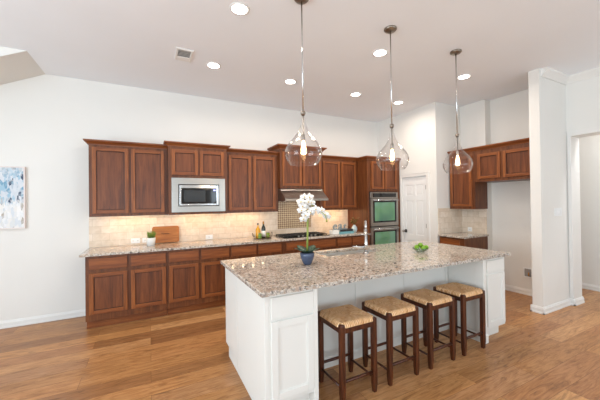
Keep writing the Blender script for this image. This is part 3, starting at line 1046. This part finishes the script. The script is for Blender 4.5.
# ------------------------------------------------------------------ lamps
def make_pendant():
    t = thing('pendant_lamp', 'x', 'pendant lamp', (0, 0, CEIL), 'glass pendant lamps over the island')
    z = lambda v: v
    MB().lathe([(0.062, CEIL), (0.062, CEIL-0.012), (0.05, CEIL-0.024), (0.012, CEIL-0.03)], 0, 0, 28, 0, True, (True, True)).build('canopy', M['nickel'], t)
    MB().cyl(0, 0, 2.235, CEIL-0.03, 0.0055, 10).build('rod', M['chrome'], t)
    MB().lathe([(0.010, 2.262), (0.021, 2.256), (0.021, 2.236), (0.010, 2.22)], 0, 0, 20, 0, True, (True, True)).build('cap', M['nickel'], t)
    MB().lathe([(0.005, 2.22), (0.005, 2.07), (0.016, 2.065), (0.016, 2.02), (0.013, 2.012)], 0, 0, 18, 0, True, (True, True)).build('socket', M['steel'], t)
    prof = [(0.020, 2.235), (0.019, 2.19), (0.024, 2.15), (0.036, 2.11), (0.056, 2.07), (0.088, 2.03), (0.124, 1.99), (0.148, 1.95), (0.157, 1.915), (0.153, 1.88), (0.139, 1.845), (0.122, 1.82), (0.116, 1.812)]
    inner = [(r-0.0035, zz) for r, zz in prof[::-1]]
    MB().lathe(prof+inner, 0, 0, 40, 0, True).build('glass_shade', M['pendant_glass'], t)
    MB().lathe([(0.009, 2.012), (0.012, 1.995), (0.018, 1.965), (0.022, 1.94), (0.019, 1.915), (0.008, 1.898)], 0, 0, 18, 0, True, (True, True)).build('bulb', M['bulb_glass'], t)
    return t
pend = make_pendant()
PLB = ['clear glass teardrop pendant lamp on a long rod, leftmost, above the orchid',
       'clear glass teardrop pendant lamp, middle one, in front of the oven tower',
       'clear glass teardrop pendant lamp on a long rod, rightmost, in front of the corner cabinet']
for i, (x, lb) in enumerate(zip((1.147, 2.142, 3.15), PLB)):
    o = pend if i == 0 else copy_tree(pend)
    o.location = (x, 2.15, CEIL)
    o['label'] = lb
    l = bpy.data.lights.new('pendant_light', 'POINT')
    l.energy = 3.0; l.color = (1, 0.72, 0.45); l.shadow_soft_size = 0.03
    lo = bpy.data.objects.new('pendant_light', l); lo.location = (x, 2.15, 1.88); COL.objects.link(lo)

def make_downlight():
    t = thing('recessed_light', 'x', 'ceiling light', (0, 0, CEIL), 'round recessed ceiling lights')
    MB().lathe([(0.069, CEIL-0.001), (0.086, CEIL-0.001), (0.084, CEIL-0.006), (0.069, CEIL-0.008), (0.069, CEIL-0.001)], 0, 0, 32).build('trim_ring', M['trim'], t)
    MB().lathe([(0.068, CEIL-0.001), (0.068, CEIL-0.006)], 0, 0, 32, 0, False, (True, True)).build('lens', M['lamp_disc'], t)
    return t
dl = make_downlight()
DL = [((0.72, 2.51), 'glowing round recessed ceiling light, largest, at the top left of the kitchen ceiling'),
      ((0.72, 3.69), 'glowing round recessed ceiling light just right of the square air vent'),
      ((1.785, 3.72), 'glowing round recessed ceiling light directly left of the leftmost pendant rod'),
      ((2.376, 2.55), 'glowing round recessed ceiling light directly left of the middle pendant rod'),
      ((2.94, 3.72), 'glowing round recessed ceiling light at the back between the left and middle pendants'),
      ((3.858, 3.71), 'glowing round recessed ceiling light just right of the middle pendant rod, near the pantry wall'),
      ((3.888, 2.54), 'glowing round recessed ceiling light just right of the rightmost pendant rod')]
for i, ((x, y), lb) in enumerate(DL):
    o = dl if i == 0 else copy_tree(dl)
    o.location = (x, y, CEIL)
    o['label'] = lb
    l = bpy.data.lights.new('downlight', 'AREA')
    l.shape = 'DISK'; l.size = 0.13; l.energy = 6.2; l.spread = 2.9; l.color = (1, 0.88, 0.76)
    lo = bpy.data.objects.new('downlight', l); lo.location = (x, y, CEIL-0.015); COL.objects.link(lo)

# light bars under the upper cabinets
def cab_light(x0, x1, y, label, power):
    t = thing('cabinet_light', label, 'under-cabinet light', ((x0+x1)/2, y, 1.375), 'light bars under the upper cabinets')
    MB().box(x0, x1, y-0.018, y+0.018, 1.363, 1.375, 0.002).build('housing', M['plastic'], t)
    n = 4
    for i in range(n):
        cx = x0+0.06+(x1-x0-0.12)*i/(n-1)
        MB().lathe([(0.012, 1.3625), (0.012, 1.359)], cx, y, 14, 0, False, (True, True)).build('diode', M['puck'], t)
    area('cabinet_glow', ((x0+x1)/2, y+0.03, 1.357), (math.radians(12), 0, 0), x1-x0, 0.03, power, (1, 0.62, 0.30))
cab_light(-0.53, 0.09, 4.66, 'thin light bar under the far left upper cabinet, washing the tile behind the potted grass', 1.2)
cab_light(0.34, 0.94, 4.66, 'thin light bar under the microwave cabinet', 1.2)
cab_light(1.12, 1.74, 4.66, 'thin light bar under the upper cabinet above the bottle tray', 1.3)
cab_light(2.86, 3.48, 4.66, 'thin light bar under the upper cabinet beside the oven tower', 1.6)

# ceiling vent
vt = thing('ceiling_vent', 'small square white air vent in the ceiling left of the recessed lights', 'air vent', (0.363, 3.575, CEIL))
mb = MB()
vx0, vx1, vy0, vy1 = 0.275, 0.455, 3.43, 3.715
mb.box(vx0, vx0+0.025, vy0, vy1, CEIL-0.012, CEIL, 0.003).box(vx1-0.025, vx1, vy0, vy1, CEIL-0.012, CEIL, 0.003).box(vx0+0.025, vx1-0.025, vy0, vy0+0.03, CEIL-0.012, CEIL, 0.003).box(vx0+0.025, vx1-0.025, vy1-0.09, vy1, CEIL-0.012, CEIL, 0.003)
mb.build('frame', M['trim'], vt)
MB().box(vx0+0.025, vx1-0.025, vy0+0.03, vy1-0.09, CEIL-0.002, CEIL).build('duct', M['vent_dark'], vt)
for i in range(5):
    y = vy0+0.045+i*0.031
    mb = MB()
    mb.rings([[(x, y, CEIL-0.011), (x, y+0.003, CEIL-0.012), (x, y+0.016, CEIL-0.004), (x, y+0.013, CEIL-0.003)] for x in (vx0+0.026, vx1-0.026)])
    mb.build('slat', M['trim'], vt)

# lamp added out of view to brighten the hall past the opening
t = thing('added_hall_lamp', 'added unseen round ceiling lamp brightening the side hall past the opening', 'ceiling light', (5.98, 1.0, CEIL))
MB().lathe([(0.14, CEIL-0.001), (0.14, CEIL-0.03), (0.12, CEIL-0.055)], 5.98, 1.0, 28, 0, True, (True, True)).build('diffuser', M['lamp_disc'], t)
l = bpy.data.lights.new('added_hall_light', 'AREA'); l.shape = 'DISK'; l.size = 0.3; l.energy = 16; l.color = (0.95, 0.96, 1.0)
lo = bpy.data.objects.new('added_hall_light', l); lo.location = (5.98, 1.0, CEIL-0.07); COL.objects.link(lo)

# ------------------------------------------------------------------ wall things
# painting
pt = thing('painting', 'abstract blue and white brushstroke canvas in a thin pale frame on the left wall', 'painting', (-1.86, BACK, 1.60))
px0, px1, pz0, pz1 = -2.33, -1.39, 1.215, 1.99
mb = MB()
f = 0.014
mb.box(px0, px0+f, BACK-0.035, BACK-0.001, pz0, pz1).box(px1-f, px1, BACK-0.035, BACK-0.001, pz0, pz1).box(px0+f, px1-f, BACK-0.035, BACK-0.001, pz0, pz0+f).box(px0+f, px1-f, BACK-0.035, BACK-0.001, pz1-f, pz1)
mb.build('frame', M['frame_wood'], pt)
MB().box(px0+f, px1-f, BACK-0.028, BACK-0.002, pz0+f, pz1-f).build('canvas', M['canvas'], pt, origin=(px0, BACK, pz0))

def plate(label, xf, u, z, wd, ht, n, kind='outlet', base=0.0):
    p = thing('outlet_plate' if kind == 'outlet' else 'switch_plate', label, 'outlet' if kind == 'outlet' else 'light switch', xf(u, 0, z-ht/2), 'white wall plates')
    MB(xf).box(u-wd/2, u+wd/2, 0, 0.006, z-ht/2, z+ht/2, 0.002).build('plate', M['plastic'], p)
    for i in range(n):
        c = u + (i-(n-1)/2)*wd/n
        if kind == 'outlet':
            MB(xf).box(c-min(0.03, wd*0.32), c+min(0.03, wd*0.32), 0.006, 0.009, z-0.016, z+0.016, 0.002).build('socket', M['plastic'], p)
            MB(xf).box(c-0.008, c-0.005, 0.009, 0.0095, z-0.007, z+0.007).box(c+0.005, c+0.008, 0.009, 0.0095, z-0.007, z+0.007).build('slots', M['dark_frame'], p)
        else:
            MB(xf).box(c-0.014, c+0.014, 0.006, 0.011, z-0.03, z+0.03, 0.002).build('rocker', M['plastic'], p)
BF = front(BACK-0.012)
plate('wide white double outlet plate on the tile left of the potted grass', BF, -0.185, 0.972, 0.115, 0.072, 2)
plate('small white outlet plate on the tile partly behind the potted grass', BF, -0.06, 0.972, 0.075, 0.072, 1)
plate('white outlet plate on the tile below the microwave', BF, 0.85, 0.957, 0.11, 0.072, 1)
plate('white outlet plate on the tile in the right corner niche', side(5.088), 3.26, 0.975, 0.075, 0.075, 1)
plate('white switch plate on the grey face of the wing wall', front(1.95), 4.985, 1.318, 0.20, 0.11, 3, 'switch')
# ice maker box
wb = thing('water_supply_box', 'white recessed water supply box low on the refrigerator alcove wall', 'supply box', (5.25, 2.44, 0.29))
mb = MB(side(5.249))
mb.box(2.38, 2.395, 0, 0.008, 0.275, 0.425).box(2.49, 2.505, 0, 0.008, 0.275, 0.425).box(2.395, 2.49, 0, 0.008, 0.275, 0.29).box(2.395, 2.49, 0, 0.008, 0.41, 0.425)
mb.build('flange', M['plastic'], wb)
MB(side(5.249)).box(2.395, 2.49, 0, 0.002, 0.29, 0.41).build('recess', M['vent_dark'], wb)
MB().tube([(5.245, 2.425, 0.31), (5.225, 2.425, 0.31), (5.225, 2.425, 0.36)], 0.008).build('valve', M['gold'], wb)

# ------------------------------------------------------------------ things on the back worktop
WT = 0.9142
# cooktop
ck = thing('cooktop', 'black gas cooktop with iron grates set in the back worktop below the hood', 'cooktop', (2.36, 4.52, WT))
MB().box(1.93, 2.80, 4.31, 4.76, WT, WT+0.008, 0.003).build('base', M['black_glass'], ck)
for i in range(3):
    a0 = 1.955+i*0.278
    a1 = a0+0.265
    mb = MB()
    zt = WT+0.030
    for y in (4.37, 4.46, 4.55, 4.64, 4.735):
        mb.box(a0, a1, y-0.006, y+0.006, zt-0.010, zt, 0.002)
    for x in (a0+0.008, (a0+a1)/2, a1-0.008):
        mb.box(x-0.006, x+0.006, 4.37, 4.735, zt-0.014, zt-0.002, 0.002)
    for x in (a0+0.008, a1-0.008):
        for y in (4.375, 4.73):
            mb.box(x-0.007, x+0.007, y-0.007, y+0.007, WT+0.008, zt-0.01)
    mb.build('grate', M['black'], ck)
for (x, y, r) in ((2.085, 4.45, 0.04), (2.085, 4.65, 0.035), (2.365, 4.55, 0.05), (2.64, 4.45, 0.035), (2.64, 4.65, 0.04)):
    MB().lathe([(r, WT+0.008), (r, WT+0.018), (r*0.7, WT+0.026)], x, y, 18, 0, True, (True, True)).build('burner', M['black'], ck)
for i in range(5):
    MB().cyl(2.20+i*0.08, 4.335, WT+0.008, WT+0.028, 0.016, 14).build('knob', M['steel'], ck)

# cutting board leaning on the backsplash
cb = thing('cutting_board', 'rectangular wooden cutting board with a dark mark leaning on the tile backsplash', 'cutting board', (0.215, 4.80, WT))
def lean(u, w_, z):      # board plane tilted back to the wall
    ang = math.radians(8)
    return (u, 4.835 - w_*math.cos(ang) + (z)*math.sin(ang), WT + 0.004 + z*math.cos(ang) + w_*math.sin(ang))
mb = MB(lean)
w0, w1, hh = 0.03, 0.40, 0.245
def rr(ins, w_):
    pts = []
    r = 0.03
    for cx, cz, a0 in ((w1-r, hh-r, 0), (w0+r, hh-r, PI/2), (w0+r, r, PI), (w1-r, r, 1.5*PI)):
        for q in range(5):
            a = a0+q*PI/8
            pts.append((cx+(r-ins)*math.cos(a), w_, cz+(r-ins)*math.sin(a)))
    return pts
mb.rings([rr(0.002, 0), rr(0, 0.003), rr(0, 0.019), rr(0.003, 0.022)])
mb.build('board', M['board'], cb)
mb = MB(lean)
mb.tube([(0.15+0.014*i, 0.0225, 0.135+0.008*math.sin(i*2.3)) for i in range(9)], 0.004, 6)
mb.build('burnt_mark', M['ink'], cb)
# potted grass
pg = thing('potted_grass', 'small white pot of green grass on the back worktop in front of the cutting board', 'potted plant', (0.014, 4.63, WT))
MB().lathe([(0.0, WT+0.09), (0.052, WT+0.09), (0.056, WT+0.112), (0.060, WT+0.112), (0.060, WT+0.10), (0.052, WT), (0.0, WT)], 0.014, 4.63, 24, 0, True).build('pot', M['ceramic'], pg)
mb = MB()
rnd = random.Random(3)
for i in range(90):
    a, r = rnd.uniform(0, 2*PI), rnd.uniform(0, 0.045)
    x, y = 0.014+r*math.cos(a), 4.63+r*math.sin(a)
    L = rnd.uniform(0.08, 0.12)
    ox, oy = math.cos(a)*rnd.uniform(0.01, 0.045), math.sin(a)*rnd.uniform(0.01, 0.045)
    z0 = WT+0.09
    mb.tube([(x, y, z0), (x+ox*0.4, y+oy*0.4, z0+L*0.6), (x+ox, y+oy, z0+L)], [0.0028, 0.0026, 0.0006], 4)
g = mb.build('grass_blades', M['grass'], pg)
g['kind'] = 'stuff'

# tray with bottles
trx, try_ = 1.635, 4.53
tr = thing('oval_tray', 'oval bronze wire tray on the back worktop holding the bottles and jars', 'tray', (trx, try_, WT))
MB().lathe([(0.0, WT), (0.145, WT), (0.152, WT+0.006), (0.147, WT+0.010), (0.0, WT+0.010)], trx, try_, 36, 0, True, (False, False), 1, 0.62).build('tray_base', M['tray'], tr)
mb = MB()
mb.tube([(trx+0.155*math.cos(2*PI*i/36), try_+0.155*0.62*math.sin(2*PI*i/36), WT+0.045) for i in range(37)], 0.0025, 6)
for i in range(18):
    a = 2*PI*i/18
    mb.tube([(trx+0.148*math.cos(a), try_+0.148*0.62*math.sin(a), WT+0.008), (trx+0.155*math.cos(a), try_+0.155*0.62*math.sin(a), WT+0.045)], 0.002, 5)
mb.build('wire_rail', M['tray'], tr)
for s_ in (-1, 1):
    MB().tube([(trx+s_*0.155, try_-0.03, WT+0.045), (trx+s_*0.165, try_-0.02, WT+0.085), (trx+s_*0.168, try_, WT+0.10), (trx+s_*0.165, try_+0.02, WT+0.085), (trx+s_*0.155, try_+0.03, WT+0.045)], 0.0035, 6).build('handle', M['tray'], tr)
ZT = WT+0.0105
def bottle(name, label, cat, x, y, prof, mat, extra=(), group=None):
    t = thing(name, label, cat, (x, y, ZT), group)
    MB().lathe([(0, ZT)]+[(r, ZT+z) for r, z in prof], x, y, 18, 0, True, (False, True)).build('body', mat, t)
    for nm, pf, m in extra:
        MB().lathe([(r, ZT+z) for r, z in pf], x, y, 18, 0, True, (True, True)).build(nm, m, t)
    return t
bottle('oil_bottle', 'golden oil bottle with dark stopper at the left of the wire tray', 'bottle', 1.565, 4.545,
       [(0.036, 0.0), (0.038, 0.02), (0.038, 0.13), (0.030, 0.155), (0.013, 0.18), (0.012, 0.205)], M['oil'],
       [('neck', [(0.0125, 0.205), (0.0125, 0.218)], M['clear']), ('stopper', [(0.014, 0.218), (0.015, 0.235), (0.010, 0.243)], M['dark_frame'])])
bottle('wine_bottle', 'slim dark green wine bottle with white label and gold cap on the wire tray', 'bottle', 1.655, 4.535,
       [(0.033, 0.0), (0.034, 0.01), (0.034, 0.15), (0.026, 0.18), (0.012, 0.205), (0.012, 0.225)], M['wine'],
       [('label', [(0.0346, 0.02), (0.0346, 0.115)], M['label']), ('capsule', [(0.0135, 0.222), (0.0135, 0.262), (0.012, 0.268)], M['gold'])])
bottle('herb_jar', 'squat jar of leafy green herbs in front of the oil bottle on the tray', 'jar', 1.572, 4.475,
       [(0.026, 0.0), (0.028, 0.01), (0.028, 0.07), (0.022, 0.08)], M['herb_jar'], [('lid', [(0.023, 0.08), (0.023, 0.09)], M['steel'])])
bottle('olive_jar', 'pale green olive jar at the right of the wire tray, beside the wine bottle', 'jar', 1.735, 4.545,
       [(0.028, 0.0), (0.030, 0.01), (0.030, 0.068), (0.024, 0.078)], M['olive_jar'], [('lid', [(0.025, 0.078), (0.025, 0.087)], M['steel'])])
bottle('small_tumbler', 'small clear glass tumbler at the far left inside the wire tray', 'glass', 1.515, 4.53,
       [(0.016, 0.0), (0.018, 0.01), (0.020, 0.075)], M['clear'])

# books with the letters on top
bx0, bx1 = 3.06, 3.37
by0, by1 = 4.37, 4.57
def book(label, x0, x1, y0, y1, z0, z1, cov):
    b = thing('book', label, 'book', ((x0+x1)/2, (y0+y1)/2, z0), 'books on the back worktop')
    mb = MB()
    mb.box(x0, x1, y0, y1, z0, z0+0.003).box(x0, x1, y0, y1, z1-0.003, z1).box(x0+0.001, x1-0.001, y0, y0+0.004, z0+0.003, z1-0.003)
    mb.build('cover', cov, b)
    MB().box(x0+0.004, x1-0.004, y0+0.004, y1-0.004, z0+0.003, z1-0.003).build('pages', M['page'], b)
book('teal book at the bottom of the small stack beside the oven tower', bx0-0.02, bx1, by0, by1, WT, WT+0.038, M['teal'])
book('dark-spined book on top of the teal book, under the letters', bx0, bx1-0.02, by0+0.005, by1-0.01, WT+0.0385, WT+0.075, M['dark_cover'])
bt = thing('tissue_box', 'plain white box at the left end of the book stack on the worktop', 'box', (2.98, 4.42, WT))
mb = MB(); mb.box(2.905, 3.035, 4.37, 4.50, WT, WT+0.07, 0.006); mb.build('box', M['label'], bt)
MB().box(2.94, 3.0, 4.40, 4.47, WT+0.0702, WT+0.073, 0.001).build('top_flap', M['plastic'], bt)
# letters "eat"
sg = thing('letter_sign', 'grey blue standing letters spelling eat on top of the books', 'sign', (3.09, 4.40, WT+0.0755))
cu = bpy.data.curves.new('letters_curve', 'FONT')
zb = WT+0.0755
xx = 2.965
def letter(ch, x, size=0.155):
    cu.body = ch
    cu.size = size
    cu.extrude = 0.008
    cu.offset = 0.003
    tmp = bpy.data.objects.new('tmp', cu)
    COL.objects.link(tmp)
    dg = bpy.context.evaluated_depsgraph_get()
    dg.update()
    me = bpy.data.meshes.new_from_object(tmp.evaluated_get(dg))
    bpy.data.objects.remove(tmp)
    lo = min(v.co.y for v in me.vertices)
    for v in me.vertices:
        a, b, c = v.co
        v.co = (a + b*0.15, -c, b-lo)
    me.materials.clear()
    me.materials.append(M['sign'])
    o = bpy.data.objects.new('letter', me)
    COL.objects.link(o)
    o.parent = sg
    o.location = Vector((x, 4.42, zb)) - Vector(sg.location)
    return o
letter('e', 2.925, 0.20); letter('a', 3.045, 0.20); letter('t', 3.165, 0.165)
MB().box(2.92, 3.245, 4.405, 4.435, zb-0.0, zb+0.006).build('base_bar', M['sign'], sg)
# vase with leaves
vs = thing('vase', 'pale blue rounded vase with a few olive green sprigs beside the book stack', 'vase', (3.455, 4.47, WT))
MB().lathe([(0, WT), (0.035, WT), (0.052, WT+0.03), (0.058, WT+0.06), (0.048, WT+0.10), (0.026, WT+0.125), (0.024, WT+0.14), (0.019, WT+0.14), (0.02, WT+0.12)], 3.455, 4.47, 24).build('body', M['vase'], vs)
rnd = random.Random(11)
def leaf(mb, p, d, L, W, up=Vector((0, 0, 1))):
    d = Vector(d).normalized()
    s_ = d.cross(up)
    if s_.length < 1e-3: s_ = Vector((1, 0, 0))
    s_.normalize()
    n_ = s_.cross(d)
    p = Vector(p)
    rows = []
    for i in range(7):
        t_ = i/6
        wdt = W*math.sin(PI*min(1, t_*0.96+0.04))**0.8*0.5 + 0.0004
        c = p + d*L*t_ - n_*L*0.25*t_*t_
        rows.append([tuple(c-s_*wdt+n_*0.002), tuple(c-n_*0.002), tuple(c+s_*wdt+n_*0.002), tuple(c+n_*0.0006)])
    mb.rings(rows, 0, True)
for i in range(4):
    a = rnd.uniform(0, 2*PI)
    tip = Vector((3.455-0.07+i*0.045, 4.47+0.02*math.sin(a), WT+0.24+0.03*(i % 2)))
    st_ = Vector((3.455, 4.47, WT+0.11))
    mb = MB(); mb.tube([tuple(st_), tuple(st_.lerp(tip, 0.5)+Vector((0, 0, 0.02))), tuple(tip)], 0.002, 5)
    for q in range(6):
        c = st_.lerp(tip, 0.45+0.55*q/5)
        leaf(mb, c, (rnd.uniform(-1, 1), rnd.uniform(-1, 1), rnd.uniform(-0.2, 0.7)), 0.045, 0.028)
    mb.build('sprig', M['olive'], vs)

# ------------------------------------------------------------------ things on the island
# orchid
OX, OY_ = 1.315, 2.42
oc = thing('potted_orchid', 'white orchid in a dark blue pot standing on the island worktop', 'potted plant', (OX, OY_, WT))
MB().lathe([(0, WT), (0.031, WT), (0.040, WT+0.010), (0.056, WT+0.045), (0.066, WT+0.08), (0.069, WT+0.112), (0.063, WT+0.112), (0.061, WT+0.095), (0, WT+0.09)], OX, OY_, 28).build('pot', M['pot_blue'], oc)
MB().lathe([(0, WT+0.100), (0.061, WT+0.097)], OX, OY_, 20).build('moss', M['soil'], oc)
for a, L, wd, up in ((2.75, 0.13, 0.11, 0.75), (2.0, 0.13, 0.11, 1.0), (-0.45, 0.13, 0.11, 0.7), (0.5, 0.13, 0.11, 0.95), (-1.7, 0.10, 0.08, 0.8), (-2.7, 0.12, 0.085, 0.7)):
    mb = MB()
    leaf(mb, (OX+0.01*math.cos(a), OY_+0.01*math.sin(a), WT+0.104), (math.cos(a), math.sin(a), up), L*0.95, wd)
    mb.build('leaf', M['leaf'], oc)
# the camera's right is roughly (0.89, -0.46): the spray leans and arches that way
rt = Vector((0.89, -0.46, 0))
b0 = Vector((OX, OY_, WT+0.118))
def sp_(r, z):
    return b0 + rt*r + Vector((0, 0, z-WT-0.118))
MB().tube([tuple(sp_(0, WT+0.118)), tuple(sp_(0.006, 1.2)), tuple(sp_(0.008, 1.33)), tuple(sp_(0.005, 1.42))], 0.0095, 8).build('support_stem', M['stem'], oc)
arch = [sp_(0.0, 1.30), sp_(-0.02, 1.40), sp_(-0.03, 1.47), sp_(0.0, 1.50), sp_(0.05, 1.47), sp_(0.10, 1.42), sp_(0.14, 1.405), sp_(0.176, 1.37), sp_(0.186, 1.33)]
MB().tube([tuple(p) for p in arch], 0.004, 6).build('flower_stem', M['stem'], oc)
def flower(c, face, size):
    face = Vector(face).normalized()
    a = face.cross(Vector((0, 0, 1))).normalized()
    b = a.cross(face).normalized()
    mb = MB()
    for ang, L, W in ((90, 1.0, 0.62), (210, 0.95, 0.6), (330, 0.95, 0.6), (15, 1.05, 0.95), (165, 1.05, 0.95)):
        r = math.radians(ang)
        d = a*math.cos(r) + b*math.sin(r) + face*0.25
        leaf(mb, Vector(c), d, size*L, size*W, up=face)
    fo = mb.build('flower', M['petal'], oc)
    mb = MB()
    mb.ball(tuple(Vector(c)+face*size*0.12), size*0.16, 8, 0)
    mb.build('flower_centre', M['petal_core'], fo)
rnd = random.Random(5)
FL = [(-0.06, 1.50), (-0.055, 1.42), (-0.02, 1.545), (0.02, 1.50), (-0.04, 1.46), (0.035, 1.545), (0.055, 1.49), (0.01, 1.43), (0.045, 1.40), (-0.01, 1.345), (-0.035, 1.31), (0.10, 1.43), (0.145, 1.40), (0.165, 1.42), (0.21, 1.38), (0.215, 1.335), (0.235, 1.355)]
for r, z in FL:
    r *= 0.84 if r > 0 else 0.9
    z = z+0.03 if z < 1.35 else z
    c = sp_(r, z) + Vector((-0.46, -0.89, 0))*rnd.uniform(-0.02, 0.035)
    flower(c, (-0.46+rnd.uniform(-0.5, 0.5), -0.89, rnd.uniform(-0.2, 0.4)), 0.043 if r < 0.12 else 0.035)
MB().ball(tuple(sp_(0.187, 1.320)), 0.010, 8, 0, 1, 1, 1.4).build('bud', M['stem'], oc)

# lime bowl
LX, LY = 2.735, 2.335
lb = thing('glass_bowl', 'shallow clear glass bowl of green limes on the island worktop', 'bowl', (LX, LY, WT))
MB().lathe([(0.0, WT), (0.035, WT), (0.04, WT+0.006), (0.07, WT+0.022), (0.092, WT+0.05), (0.089, WT+0.05), (0.068, WT+0.026), (0.04, WT+0.011), (0.0, WT+0.010)], LX, LY, 30).build('bowl', M['bowl'], lb)
spots = [(0.05, -0.035, 0.052, 'at the right front of the bowl, beside the top lime'), (-0.012, -0.052, 0.047, 'nearest the bowl rim in front'), (0.055, 0.022, 0.050, 'at the right of the bowl'), (-0.058, 0.0, 0.050, 'at the left of the bowl'), (0.0, 0.050, 0.052, 'at the back of the bowl'), (0.0, 0.0, 0.079, 'on top of the others')]
lm0 = None
for x, y, z, w_ in spots:
    if lm0 is None:
        lm0 = MB().ball((0, 0, 0), 0.0255, 16, 0, 1.12, 1, 0.98).build('lime', M['lime'], None)
        o = lm0
    else:
        o = lm0.copy(); COL.objects.link(o)
    o.location = (LX+x, LY+y, WT+z+0.003)
    o.rotation_euler = (0, 0, x*40+y*60)
    tag(o, 'bright green lime ' + w_, 'lime', 'limes in the glass bowl')
